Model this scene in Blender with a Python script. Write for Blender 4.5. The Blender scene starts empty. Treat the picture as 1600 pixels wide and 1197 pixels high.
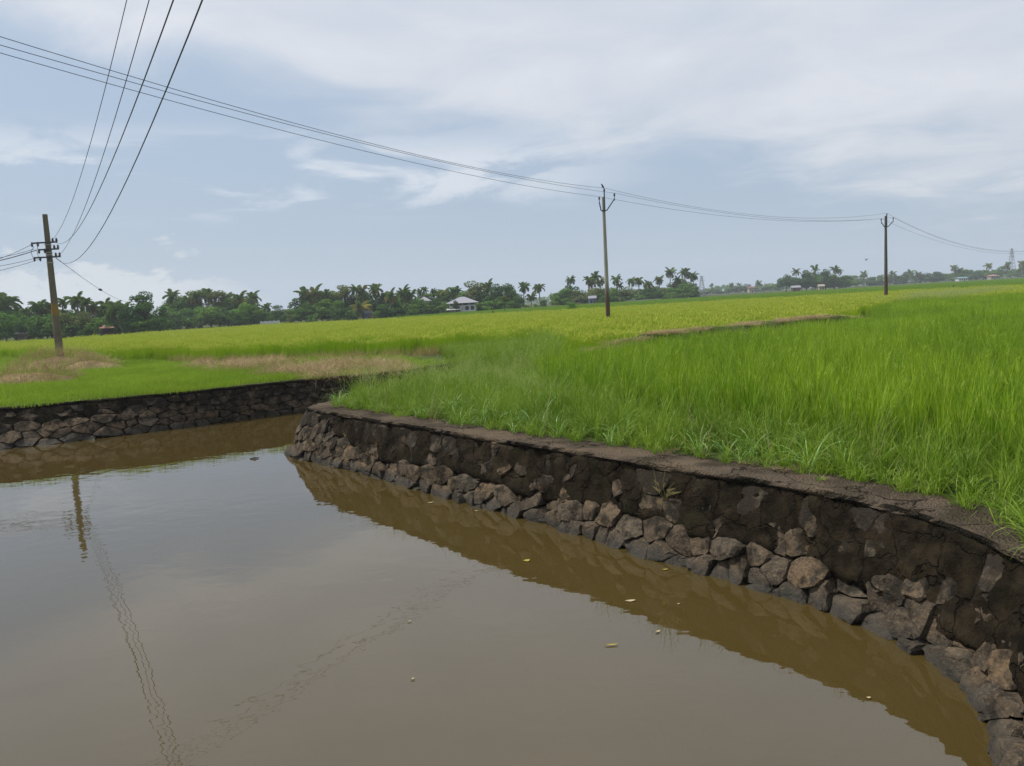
import bpy, bmesh, math, random
import numpy as np
from mathutils import Vector, Matrix, Euler
from mathutils.geometry import tessellate_polygon

rad = math.radians
sc = bpy.context.scene
COL = sc.collection
rnd = random.Random(7)
nrng = np.random.default_rng(11)

# ------------------------------------------------------------------ camera
EYE, FPX, PITCH, ROLL = 3.2, 1200.0, rad(5.96), rad(3.08)
_f = np.array([0, math.cos(PITCH), -math.sin(PITCH)])
_u0 = np.array([0, math.sin(PITCH), math.cos(PITCH)])
_r0 = np.array([1.0, 0, 0])
_r = math.cos(ROLL) * _r0 - math.sin(ROLL) * _u0
_u = math.sin(ROLL) * _r0 + math.cos(ROLL) * _u0
cam_d = bpy.data.cameras.new("camera")
cam = bpy.data.objects.new("camera", cam_d)
COL.objects.link(cam)
cam.matrix_world = Matrix(((_r[0], _u[0], -_f[0], 0), (_r[1], _u[1], -_f[1], 0), (_r[2], _u[2], -_f[2], EYE), (0, 0, 0, 1)))
cam_d.sensor_width = 36
cam_d.lens = 36 * FPX / 1600
cam_d.clip_start, cam_d.clip_end = 0.05, 6000
sc.camera = cam


def at(px, py, Y):
    """world point on the view ray of photo pixel (px,py) at distance Y ahead"""
    d = _r * (px - 800) / FPX + _u * (598.5 - py) / FPX + _f
    k = Y / d[1]
    return Vector((d[0] * k, Y, EYE + d[2] * k))


def on(px, py, z):
    d = _r * (px - 800) / FPX + _u * (598.5 - py) / FPX + _f
    k = (z - EYE) / d[2]
    return Vector((d[0] * k, d[1] * k, z))


# ------------------------------------------------------------------ world, sun, exposure
SUN_EL, SUN_AZ = rad(58), rad(-78)          # azimuth from +Y towards +X
SUN_STR, SKY_STR = 4.2, 0.1
world = bpy.data.worlds.new("World")
sc.world = world
world.use_nodes = True
wt = world.node_tree
for n in list(wt.nodes):
    wt.nodes.remove(n)


class NT:
    def __init__(s, tree):
        s.t = tree

    def n(s, typ, ins=None, **props):
        nd = s.t.nodes.new(typ)
        for k, v in props.items():
            setattr(nd, k, v)
        if ins:
            for k, v in ins.items():
                sock = nd.inputs[k]
                if isinstance(v, bpy.types.NodeSocket):
                    s.t.links.new(v, sock)
                else:
                    sock.default_value = v
        return nd

    def m(s, op, a, b=0.0, c=0.0, clamp=False):
        return s.n("ShaderNodeMath", {0: a, 1: b, 2: c}, operation=op, use_clamp=clamp).outputs[0]

    def ramp(s, v, stops, interp="LINEAR"):
        nd = s.n("ShaderNodeValToRGB", {0: v})
        nd.color_ramp.interpolation = interp
        e = nd.color_ramp.elements
        while len(e) < len(stops):
            e.new(0.5)
        for el, (p, c) in zip(e, stops):
            el.position = p
            el.color = (c, c, c, 1) if isinstance(c, (int, float)) else (*c, 1)
        return nd.outputs[0]

    def mix(s, f, a, b, blend="MIX"):
        nd = s.n("ShaderNodeMix", data_type="RGBA", blend_type=blend)
        for k, v in ((0, f), (6, a), (7, b)):
            if isinstance(v, bpy.types.NodeSocket):
                s.t.links.new(v, nd.inputs[k])
            else:
                nd.inputs[k].default_value = v if k == 0 else (*v, 1)
        return nd.outputs[2]

    def noise(s, scale, detail=4, vec=None, rough=0.55, dist=0.0):
        d = {"Scale": scale, "Detail": detail, "Roughness": rough, "Distortion": dist}
        if vec is not None:
            d["Vector"] = vec
        return s.n("ShaderNodeTexNoise", d).outputs[0]

    def sstep(s, v, a, b):
        return s.n("ShaderNodeMapRange", {0: v, 1: a, 2: b, 3: 0.0, 4: 1.0}, interpolation_type="SMOOTHSTEP").outputs[0]


W = NT(wt)
sky = W.n("ShaderNodeTexSky", sky_type="NISHITA", sun_disc=False, sun_elevation=SUN_EL, sun_rotation=SUN_AZ,
          air_density=1.2, dust_density=2.5, ozone_density=1.5, altitude=0)
dirv = W.n("ShaderNodeTexCoord").outputs["Generated"]
sep = W.n("ShaderNodeSeparateXYZ", {0: dirv})
dx, dy, dz = sep.outputs
# clouds lie on a flat layer overhead: project the direction onto it
den = W.m("ADD", W.m("MAXIMUM", dz, 0.0), 0.10)
lay = W.n("ShaderNodeCombineXYZ", {0: W.m("DIVIDE", dx, den), 1: W.m("DIVIDE", dy, den), 2: 0.0}).outputs[0]
n_big = W.noise(0.55, 5, lay, 0.5, 0.4)
n_mid = W.noise(1.7, 6, lay, 0.58, 0.6)
low = W.n("ShaderNodeCombineXYZ", {0: W.m("MULTIPLY", dx, 5.0), 1: W.m("MULTIPLY", dy, 5.0), 2: W.m("MULTIPLY", dz, 22.0)}).outputs[0]
n_str = W.noise(1.0, 6, low, 0.56, 0.5)
low2 = W.n("ShaderNodeCombineXYZ", {0: W.m("MULTIPLY", dx, 9.0), 1: W.m("MULTIPLY", dy, 9.0), 2: W.m("MULTIPLY", dz, 20.0)}).outputs[0]
n_cum = W.noise(1.6, 6, low2, 0.55, 0.2)
# high veil of white cloud, its lower edge sloping down towards +X
edge = W.m("ADD", W.m("SUBTRACT", dz, W.m("SUBTRACT", 0.205, W.m("MULTIPLY", dx, 0.22))),
           W.m("ADD", W.m("MULTIPLY", W.m("SUBTRACT", n_big, 0.5), 0.16), W.m("MULTIPLY", W.m("SUBTRACT", n_mid, 0.5), 0.14)))
veil = W.sstep(edge, -0.03, 0.06)
thin = W.n("ShaderNodeMapRange", {0: n_mid, 1: 0.3, 2: 0.72, 3: 0.62, 4: 1.0}).outputs[0]
veil = W.m("MULTIPLY", veil, thin)
# streaks of white under the veil
env = W.m("MULTIPLY", W.sstep(dz, 0.10, 0.15), W.m("SUBTRACT", 1.0, W.sstep(dz, 0.175, 0.235)))
env = W.m("MULTIPLY", env, W.m("SUBTRACT", 1.0, W.sstep(dx, -0.05, 0.25)))
stre = W.m("MULTIPLY", W.sstep(n_str, 0.47, 0.62), env)
# low heaped cloud on the horizon
cum = W.m("MULTIPLY", W.sstep(W.m("SUBTRACT", n_cum, W.m("MULTIPLY", dz, 4.2)), 0.20, 0.30), W.m("SUBTRACT", 1.0, W.sstep(dx, -0.42, -0.26)))
base = W.mix(0.78, sky.outputs[0], (3.95, 4.95, 6.35))
haz = W.sstep(W.m("ABSOLUTE", dz), 0.14, 0.0)
base = W.mix(W.m("MULTIPLY", haz, 0.7), base, (4.45, 5.35, 6.35))
cshade = W.noise(1.1, 4, lay, 0.5, 0.3)
ccol = W.mix(W.sstep(cshade, 0.36, 0.66), (6.6, 6.85, 7.3), (7.6, 7.65, 7.95))
# cloud cover is brighter overhead than low down, as under any overcast
up = W.m("ADD", 0.97, W.m("MULTIPLY", W.m("MAXIMUM", dz, 0.0), 0.18))
ccol = W.n("ShaderNodeVectorMath", {0: ccol, 1: W.n("ShaderNodeCombineXYZ", {0: up, 1: up, 2: up}).outputs[0]}, operation="MULTIPLY").outputs[0]
c1 = W.mix(W.m("MULTIPLY", veil, 0.82), base, ccol)
c2 = W.mix(W.m("MULTIPLY", stre, 0.66), c1, (7.4, 7.7, 8.2))
c3 = W.mix(W.m("MULTIPLY", cum, 0.8), c2, (6.6, 7.0, 7.3))
bg = W.n("ShaderNodeBackground", {0: c3, 1: SKY_STR})
W.n("ShaderNodeOutputWorld", {0: bg.outputs[0]})

sun_d = bpy.data.lights.new("sun", "SUN")
sun_d.energy, sun_d.angle, sun_d.color = SUN_STR, rad(9), (1.0, 0.955, 0.88)
sun = bpy.data.objects.new("sun", sun_d)
COL.objects.link(sun)
_sd = Vector((math.sin(SUN_AZ) * math.cos(SUN_EL), math.cos(SUN_AZ) * math.cos(SUN_EL), math.sin(SUN_EL)))
sun.rotation_euler = _sd.to_track_quat("Z", "Y").to_euler()

sc.view_settings.view_transform = "Standard"
sc.view_settings.look = "None"
sc.view_settings.exposure = 0.15
sc.view_settings.gamma = 1.0
sc.render.engine = "CYCLES"
cy = sc.cycles
cy.use_denoising = True
try:
    cy.denoiser = "OPENIMAGEDENOISE"
    cy.denoising_input_passes = "RGB_ALBEDO_NORMAL"
    cy.denoising_prefilter = "NONE"
except Exception:
    pass
cy.max_bounces, cy.diffuse_bounces, cy.glossy_bounces, cy.transmission_bounces = 5, 3, 2, 3
cy.volume_bounces, cy.transparent_max_bounces = 0, 6
cy.use_adaptive_sampling = False
cy.adaptive_threshold = 0.006
cy.sample_clamp_indirect = 6

# ------------------------------------------------------------------ materials
MATS = {}


def new_mat(name):
    m = bpy.data.materials.new(name)
    m.use_nodes = True
    m.node_tree.nodes.clear()
    MATS[name] = m
    return m, NT(m.node_tree)


def wpos(N):
    return N.n("ShaderNodeNewGeometry").outputs["Position"]


def out(N, sh):
    N.n("ShaderNodeOutputMaterial", {0: sh})


def principled(N, col, rough=0.85, bump=None, spec=0.3, **kw):
    d = {"Base Color": col if isinstance(col, bpy.types.NodeSocket) else (*col, 1), "Roughness": rough, "Specular IOR Level": spec}
    if bump is not None:
        d["Normal"] = bump
    d.update(kw)
    return N.n("ShaderNodeBsdfPrincipled", d).outputs[0]


def bump(N, h, dist, strength=1.0):
    return N.n("ShaderNodeBump", {"Height": h, "Distance": dist, "Strength": strength}).outputs[0]


def simple(name, col, rough=0.8, var=0.25, scale=6.0, spec=0.3, metal=0.0):
    m, N = new_mat(name)
    nz = N.noise(scale, 5, wpos(N))
    c = N.mix(nz, tuple(x * (1 - var) for x in col), tuple(x * (1 + var) for x in col))
    out(N, principled(N, c, rough, bump(N, nz, 0.01, 0.4), spec, Metallic=metal))
    return m


def leafy(name, a, b, c=None, trans=0.35, gloss=0.0, pscale=0.35, rough=0.5):
    """thin leaf: diffuse + light coming through; colour wanders by plant and by place"""
    m, N = new_mat(name)
    r = N.n("ShaderNodeObjectInfo").outputs["Random"]
    pn = N.noise(pscale, 3, wpos(N))
    isl = N.n("ShaderNodeNewGeometry").outputs["Random Per Island"]
    f = N.m("ADD", N.m("MULTIPLY", r, 0.26), N.m("ADD", N.m("MULTIPLY", isl, 0.42), N.m("MULTIPLY", N.sstep(pn, 0.3, 0.7), 0.32)), clamp=True)
    col = N.mix(f, a, b)
    if c is not None:
        fine = N.noise(9.0, 2, wpos(N))
        col = N.mix(N.m("MULTIPLY", N.sstep(fine, 0.5, 0.75), 0.7), col, c)
    d = N.n("ShaderNodeBsdfDiffuse", {0: col}).outputs[0]
    tr = N.n("ShaderNodeBsdfTranslucent", {0: col}).outputs[0]
    sh = N.n("ShaderNodeMixShader", {0: trans, 1: d, 2: tr}).outputs[0]
    if gloss:
        g = N.n("ShaderNodeBsdfGlossy", {0: (0.9, 0.95, 1, 1), 1: rough}).outputs[0]
        lw = N.n("ShaderNodeLayerWeight", {0: 0.25}).outputs["Fresnel"]
        sh = N.n("ShaderNodeMixShader", {0: N.m("MULTIPLY", lw, gloss), 1: sh, 2: g}).outputs[0]
    out(N, sh)
    return m


M_rice = leafy("rice_leaf_green", (0.055, 0.165, 0.008), (0.31, 0.455, 0.022), (0.48, 0.53, 0.10), 0.36, 0.04, 0.25, 0.5)
M_ripe = leafy("rice_leaf_ripening", (0.16, 0.34, 0.010), (0.31, 0.41, 0.014), (0.36, 0.41, 0.03), 0.46, 0.0, 0.06)
M_head = leafy("green_rice_grain", (0.19, 0.29, 0.03), (0.25, 0.33, 0.05), None, 0.3)
M_pan = leafy("rice_grain", (0.31, 0.39, 0.05), (0.40, 0.41, 0.07), None, 0.35)
M_crop2 = leafy("young_crop_leaf", (0.15, 0.29, 0.03), (0.22, 0.33, 0.04), None, 0.4, 0, 0.03)
M_grass = leafy("verge_grass_blade", (0.065, 0.16, 0.010), (0.27, 0.385, 0.032), (0.40, 0.46, 0.13), 0.36, 0.03, 0.8, 0.5)
M_short = leafy("short_grass_blade", (0.12, 0.25, 0.016), (0.28, 0.385, 0.035), (0.33, 0.33, 0.08), 0.4, 0.0, 0.5)
M_wisp = leafy("grass_seedhead", (0.25, 0.34, 0.11), (0.36, 0.36, 0.16), None, 0.35)
M_straw = leafy("dry_straw", (0.21, 0.145, 0.075), (0.46, 0.35, 0.21), (0.09, 0.06, 0.03), 0.2, 0, 0.7)
M_deadst = leafy("dead_stem", (0.33, 0.27, 0.11), (0.38, 0.28, 0.13), None, 0.25)
M_fol = [leafy("tree_leaf_deep_green", (0.032, 0.085, 0.024), (0.090, 0.172, 0.040), None, 0.22, 0, 0.12),
         leafy("tree_leaf_mid_green", (0.058, 0.136, 0.027), (0.142, 0.242, 0.047), None, 0.22, 0, 0.12),
         leafy("tree_leaf_olive", (0.088, 0.122, 0.036), (0.165, 0.190, 0.060), None, 0.22, 0, 0.12),
         leafy("tree_leaf_fresh_green", (0.070, 0.17, 0.028), (0.145, 0.27, 0.044), None, 0.25, 0, 0.12)]
M_frond = leafy("palm_leaflet", (0.065, 0.134, 0.031), (0.188, 0.265, 0.062), None, 0.25, 0.04, 0.15, 0.5)
M_frondy = leafy("palm_leaflet_yellowing", (0.20, 0.22, 0.05), (0.29, 0.25, 0.06), None, 0.3, 0, 0.3)
M_frondd = leafy("palm_leaflet_dry", (0.26, 0.16, 0.075), (0.33, 0.21, 0.10), None, 0.2, 0, 0.3)
M_bark = simple("tree_bark", (0.10, 0.075, 0.055), 0.9, 0.4, 3.0)
M_ptrunk = simple("palm_bark", (0.21, 0.18, 0.145), 0.9, 0.35, 4.0)
M_steel = simple("galvanised_steel_dark", (0.045, 0.05, 0.055), 0.55, 0.3, 8.0, 0.4)
M_porc = simple("brown_porcelain", (0.035, 0.025, 0.025), 0.3, 0.2, 8.0, 0.5)
M_wire = simple("weathered_wire", (0.05, 0.06, 0.075), 0.6, 0.1, 2.0)
M_band = simple("tie_wire_band", (0.42, 0.40, 0.36), 0.6, 0.2, 9.0)
M_bird = simple("dark_plumage", (0.02, 0.02, 0.024), 0.7, 0.3, 30.0)
M_leafy_y = leafy("fallen_leaf_yellow", (0.28, 0.22, 0.04), (0.36, 0.30, 0.09), None, 0.1)
M_leafy_p = leafy("fallen_leaf_pale", (0.34, 0.28, 0.15), (0.42, 0.36, 0.22), None, 0.1)
M_twig = simple("wet_twig", (0.03, 0.024, 0.018), 0.6)
M_sprig = leafy("wall_weed_stem", (0.18, 0.165, 0.07), (0.24, 0.21, 0.09), None, 0.3)
M_tower = simple("lattice_steel_grey", (0.22, 0.24, 0.27), 0.6, 0.1)
PAINT = {}
for k, c in {"grey_sheet": (0.24, 0.24, 0.27), "white_wash": (0.52, 0.53, 0.54), "blue_paint": (0.09, 0.16, 0.27), "pink_paint": (0.30, 0.16, 0.14),
             "red_tile": (0.17, 0.075, 0.055), "cream_wall": (0.32, 0.28, 0.22), "teal_sheet": (0.13, 0.24, 0.24), "brown_wood": (0.11, 0.065, 0.045),
             "green_net": (0.12, 0.30, 0.17), "pale_sheet": (0.36, 0.36, 0.34)}.items():
    PAINT[k] = simple(k, c, 0.7, 0.14, 1.5)
m, N = new_mat("dark_window_glass")
out(N, principled(N, (0.02, 0.025, 0.03), 0.12, None, 0.5))
M_glass = m

# pole concrete: grey, mossy and rust-stained, an orange lichen patch at one height
def pole_mat(name, c1, c2, lich=None, foot=None):
    m, N = new_mat(name)
    p = wpos(N)
    z = N.n("ShaderNodeSeparateXYZ", {0: p}).outputs[2]
    st = N.n("ShaderNodeMapping", {0: p, 3: (7, 7, 0.8)}).outputs[0]
    nz = N.noise(1.0, 5, st)
    c = N.mix(N.sstep(nz, 0.3, 0.7), c1, c2)
    if lich:
        z0, z1 = lich
        k = N.m("MULTIPLY", N.sstep(z, z0, z0 + 0.15), N.m("SUBTRACT", 1.0, N.sstep(z, z1, z1 + 0.25)))
        k = N.m("MULTIPLY", k, N.sstep(N.noise(5.0, 4, p), 0.35, 0.55))
        c = N.mix(N.m("MULTIPLY", k, 0.85), c, (0.26, 0.16, 0.02))
    if foot:
        k = N.m("SUBTRACT", 1.0, N.sstep(N.m("ADD", z, N.m("MULTIPLY", nz, 1.2)), foot, foot + 1.6))
        c = N.mix(k, c, (0.10, 0.065, 0.045))
    out(N, principled(N, c, 0.9, bump(N, N.noise(30, 4, p), 0.01, 0.5), 0.2))
    return m


M_pole1 = pole_mat("mossy_pole_concrete", (0.10, 0.088, 0.06), (0.155, 0.135, 0.10), (3.75, 4.25), None)
M_pole2 = pole_mat("grey_pole_concrete", (0.26, 0.25, 0.20), (0.36, 0.35, 0.29), None, 3.6)
M_pole3 = pole_mat("dark_pole_concrete", (0.075, 0.062, 0.055), (0.13, 0.12, 0.11), None, 4.0)

# wall stone: colour by stone, rough, wet and grey-green at the waterline
m, N = new_mat("wall_stone")
p = wpos(N)
z = N.n("ShaderNodeSeparateXYZ", {0: p}).outputs[2]
r = N.n("ShaderNodeObjectInfo").outputs["Random"]
base = N.ramp(r, [(0.0, (0.066, 0.050, 0.035)), (0.3, (0.110, 0.078, 0.048)), (0.55, (0.092, 0.076, 0.056)), (0.8, (0.14, 0.094, 0.054)), (1.0, (0.080, 0.066, 0.050))])
n1 = N.noise(9, 6, p, 0.65)
n2 = N.noise(34, 5, p, 0.65)
n3 = N.noise(3.1, 4, p, 0.6)
c = N.mix(N.sstep(n1, 0.35, 0.72), base, (0.030, 0.027, 0.022), "MIX")
c = N.mix(N.m("MULTIPLY", N.sstep(n2, 0.5, 0.72), 0.55), c, (0.21, 0.165, 0.11))
wet = N.m("SUBTRACT", 1.0, N.sstep(N.m("ADD", z, N.m("MULTIPLY", N.m("SUBTRACT", n3, 0.5), 0.16)), 0.03, 0.20))
c = N.mix(N.m("MULTIPLY", wet, 0.8), c, (0.036, 0.034, 0.028))
mn = N.noise(4.3, 6, p, 0.62)
black = N.m("MULTIPLY", N.sstep(N.m("ADD", mn, N.m("MULTIPLY", z, 0.24)), 0.55, 0.72), 0.86)
c = N.mix(black, c, (0.014, 0.012, 0.009))
h = N.m("ADD", N.m("MULTIPLY", n1, 1.0), N.m("MULTIPLY", n2, 0.35))
out(N, principled(N, c, N.m("SUBTRACT", 0.92, N.m("MULTIPLY", wet, 0.45)), bump(N, h, 0.045, 1.0), 0.12))
M_stone = m

m, N = new_mat("blackened_wall_mortar")
p = wpos(N)
n1 = N.noise(5, 6, p, 0.65)
n2 = N.noise(28, 6, p, 0.7)
c = N.mix(N.sstep(n1, 0.35, 0.7), (0.009, 0.0075, 0.005), (0.028, 0.021, 0.013))
c = N.mix(N.m("MULTIPLY", N.sstep(n2, 0.55, 0.75), 0.5), c, (0.060, 0.044, 0.026))
gm = N.noise(2.3, 5, p, 0.6)
c = N.mix(N.m("MULTIPLY", N.sstep(gm, 0.52, 0.7), 0.55), c, (0.020, 0.021, 0.009))
wp = N.n("ShaderNodeVectorMath", {0: p, 1: N.n("ShaderNodeVectorMath", {0: N.n("ShaderNodeTexNoise", {"Vector": p, "Scale": 4.0, "Detail": 4.0}).outputs[1], 1: (0.35, 0.35, 0.35)}, operation="MULTIPLY").outputs[0]}, operation="ADD").outputs[0]
crk = N.n("ShaderNodeTexVoronoi", {"Vector": wp, "Scale": 2.4}, feature="DISTANCE_TO_EDGE").outputs[0]
crk = N.sstep(crk, 0.030, 0.006)
sm = N.noise(1.7, 5, p, 0.6)
c = N.mix(N.m("MULTIPLY", N.sstep(sm, 0.54, 0.68), 0.6), c, (0.046, 0.035, 0.022))
c = N.mix(N.m("MULTIPLY", N.m("MULTIPLY", crk, N.sstep(N.noise(1.1, 3, p), 0.42, 0.58)), 0.75), c, (0.004, 0.003, 0.003))
pk = N.noise(85, 2, p)
c = N.mix(N.sstep(pk, 0.73, 0.77), c, (0.12, 0.11, 0.09))
h = N.m("SUBTRACT", N.m("ADD", n1, N.m("MULTIPLY", n2, 0.5)), N.m("MULTIPLY", crk, 0.6))
out(N, principled(N, c, 0.95, bump(N, h, 0.06, 1.0), 0.04))
M_mortar = m

m, N = new_mat("weathered_coping_concrete")
p = wpos(N)
n1 = N.noise(3, 6, p, 0.6)
n2 = N.noise(60, 4, p, 0.7)
vor = N.n("ShaderNodeTexVoronoi", {"Vector": p, "Scale": 42.0}).outputs[0]
c = N.mix(N.sstep(n1, 0.3, 0.7), (0.080, 0.061, 0.043), (0.175, 0.134, 0.096))
c = N.mix(N.sstep(n2, 0.35, 0.7), N.mix(0.55, c, (0.045, 0.038, 0.03)), c)
c = N.mix(N.m("MULTIPLY", N.sstep(vor, 0.32, 0.05), 0.45), c, (0.22, 0.185, 0.145))
mo = N.noise(1.3, 6, p, 0.65)
c = N.mix(N.m("MULTIPLY", N.sstep(mo, 0.50, 0.66), 0.75), c, (0.052, 0.045, 0.026))
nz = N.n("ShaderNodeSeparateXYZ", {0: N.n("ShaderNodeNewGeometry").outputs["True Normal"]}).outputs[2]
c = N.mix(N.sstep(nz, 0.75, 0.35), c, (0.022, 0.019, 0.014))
wp = N.n("ShaderNodeVectorMath", {0: p, 1: N.n("ShaderNodeVectorMath", {0: N.n("ShaderNodeTexNoise", {"Vector": p, "Scale": 5.0, "Detail": 4.0}).outputs[1], 1: (0.4, 0.4, 0.4)}, operation="MULTIPLY").outputs[0]}, operation="ADD").outputs[0]
crk = N.sstep(N.n("ShaderNodeTexVoronoi", {"Vector": wp, "Scale": 1.1}, feature="DISTANCE_TO_EDGE").outputs[0], 0.016, 0.004)
c = N.mix(N.m("MULTIPLY", crk, 0.85), c, (0.018, 0.014, 0.010))
pat = N.noise(0.8, 4, p, 0.55)
c = N.mix(N.m("MULTIPLY", N.sstep(pat, 0.5, 0.62), 0.5), c, (0.205, 0.155, 0.105))
h = N.m("SUBTRACT", N.m("ADD", N.m("MULTIPLY", n2, 0.6), N.m("SUBTRACT", 0.5, vor)), crk)
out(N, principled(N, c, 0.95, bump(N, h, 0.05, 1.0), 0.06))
M_cop = m

m, N = new_mat("field_soil")
p = wpos(N)
n1 = N.noise(0.5, 6, p, 0.6)
n2 = N.noise(6, 5, p, 0.65)
c = N.mix(N.sstep(n1, 0.35, 0.65), (0.035, 0.055, 0.012), (0.055, 0.075, 0.018))
c = N.mix(N.m("MULTIPLY", N.sstep(n2, 0.48, 0.7), 0.7), c, (0.055, 0.042, 0.026))
out(N, principled(N, c, 0.95, bump(N, n2, 0.05, 1.0), 0.1))
M_soil = m

m, N = new_mat("muddy_water")
p = wpos(N)
silt = N.noise(0.35, 4, p, 0.5)
c = N.mix(silt, (0.053, 0.0370, 0.0105), (0.060, 0.0425, 0.0130))
flow = N.n("ShaderNodeMapping", {0: p, 2: (0, 0, rad(25)), 3: (1.0, 1.5, 1.0)}).outputs[0]
w1 = N.noise(2.6, 2, flow, 0.45)
w2 = N.noise(0.7, 2, flow, 0.4)
w3 = N.noise(8.0, 2, flow, 0.5)
calm = N.sstep(N.noise(0.22, 3, p), 0.40, 0.62)
# faint rings spreading from a fish rise
sp = N.n("ShaderNodeSeparateXYZ", {0: p})
rx = N.m("ADD", sp.outputs[0], 4.3)
ry = N.m("SUBTRACT", sp.outputs[1], 7.0)
rr = N.m("SQRT", N.m("ADD", N.m("MULTIPLY", rx, rx), N.m("MULTIPLY", ry, ry)))
ring = N.m("MULTIPLY", N.m("SINE", N.m("MULTIPLY", rr, 26.0)), N.m("MULTIPLY", N.sstep(rr, 1.2, 2.0), N.sstep(rr, 3.4, 2.4)))
ring = N.m("MULTIPLY", ring, N.sstep(N.noise(0.6, 2, p), 0.42, 0.6))
h = N.m("ADD", N.m("MULTIPLY", w1, N.m("ADD", 0.5, calm)), N.m("ADD", N.m("MULTIPLY", w2, 1.5), N.m("MULTIPLY", w3, N.m("MULTIPLY", calm, 0.16))))
h = N.m("ADD", h, N.m("MULTIPLY", ring, 0.03))
out(N, principled(N, c, 0.02, bump(N, h, 0.0022, 1.0), 0.5, IOR=1.8))
M_water = m


# ------------------------------------------------------------------ object helpers
def tag(o, label=None, cat=None, group=None, kind=None):
    if label:
        o["label"] = label
    if cat:
        o["category"] = cat
    if group:
        o["group"] = group
    if kind:
        o["kind"] = kind
    return o


def mesh_of(name, verts, faces, mats, smooth=False, midx=None):
    me = bpy.data.meshes.new(name)
    me.from_pydata([tuple(v) for v in verts], [], [tuple(int(i) for i in f) for f in faces])
    for mt in (mats if isinstance(mats, (list, tuple)) else [mats]):
        me.materials.append(mt)
    if midx is not None:
        me.polygons.foreach_set("material_index", np.asarray(midx, dtype=np.int32))
    if smooth:
        me.polygons.foreach_set("use_smooth", np.ones(len(me.polygons), dtype=bool))
    me.update()
    return me


def link(name, me, parent=None, loc=None, rot=None, scale=None):
    o = bpy.data.objects.new(name, me)
    COL.objects.link(o)
    if parent is not None:
        o.parent = parent
    if loc is not None:
        o.location = loc
    if rot is not None:
        o.rotation_euler = rot
    if scale is not None:
        o.scale = scale if isinstance(scale, (tuple, list, Vector)) else (scale,) * 3
    return o


def empty(name, loc, label, cat, group=None, rot=0.0):
    o = link(name, None, None, loc, (0, 0, rot))
    o.empty_display_size = 0.2
    return tag(o, label, cat, group)


class MB:
    """collects simple solids for one mesh"""
    def __init__(s):
        s.v, s.f = [], []

    def add(s, v, f):
        o = len(s.v)
        s.v += [tuple(x) for x in v]
        s.f += [tuple(i + o for i in q) for q in f]
        return s

    def box(s, c, d, rz=0.0):
        cx, cy_, cz = c
        hx, hy, hz = d[0] / 2, d[1] / 2, d[2] / 2
        ca, sa = math.cos(rz), math.sin(rz)
        vs = []
        for z_ in (-hz, hz):
            for x_, y_ in ((-hx, -hy), (hx, -hy), (hx, hy), (-hx, hy)):
                vs.append((cx + x_ * ca - y_ * sa, cy_ + x_ * sa + y_ * ca, cz + z_))
        return s.add(vs, [(0, 3, 2, 1), (4, 5, 6, 7), (0, 1, 5, 4), (1, 2, 6, 5), (2, 3, 7, 6), (3, 0, 4, 7)])

    def tube(s, pts, radii, n=6, cap=True):
        pts = [Vector(q) for q in pts]
        if not isinstance(radii, (list, tuple)):
            radii = [radii] * len(pts)
        vs, fs = [], []
        for i, q in enumerate(pts):
            t = (pts[min(i + 1, len(pts) - 1)] - pts[max(i - 1, 0)])
            t = t.normalized() if t.length > 1e-9 else Vector((0, 0, 1))
            a = Vector((0, 0, 1)) if abs(t.z) < 0.9 else Vector((1, 0, 0))
            e1 = t.cross(a).normalized()
            e2 = t.cross(e1)
            for k in range(n):
                w = 2 * math.pi * k / n
                vs.append(q + (e1 * math.cos(w) + e2 * math.sin(w)) * radii[i])
        for i in range(len(pts) - 1):
            for k in range(n):
                a_, b_ = i * n + k, i * n + (k + 1) % n
                fs.append((a_, b_, b_ + n, a_ + n))
        if cap:
            fs.append(tuple(range(n - 1, -1, -1)))
            fs.append(tuple((len(pts) - 1) * n + k for k in range(n)))
        return s.add(vs, fs)

    def mesh(s, name, mat, smooth=False):
        return mesh_of(name, s.v, s.f, mat, smooth)

    def obj(s, name, mat, parent=None, smooth=False, loc=None):
        return link(name, s.mesh(name, mat, smooth), parent, loc)


def in_poly(x, y, poly):
    x, y = np.asarray(x), np.asarray(y)
    r_ = np.zeros(x.shape, bool)
    n = len(poly)
    for i in range(n):
        x1, y1 = poly[i]
        x2, y2 = poly[(i + 1) % n]
        cond = (y1 > y) != (y2 > y)
        xi = (x2 - x1) * (y - y1) / ((y2 - y1) if y2 != y1 else 1e-9) + x1
        r_ ^= cond & (x < xi)
    return r_


def resample(poly, n):
    P = np.array(poly, float)
    d = np.r_[0, np.cumsum(np.linalg.norm(np.diff(P, axis=0), axis=1))]
    t = np.linspace(0, d[-1], n)
    Q = np.stack([np.interp(t, d, P[:, k]) for k in range(P.shape[1])], 1)
    return Q, d[-1]


def smooth_line(Q, it):
    Q = Q.copy()
    for _ in range(it):
        Q[1:-1] = 0.25 * Q[:-2] + 0.5 * Q[1:-1] + 0.25 * Q[2:]
    return Q


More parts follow.
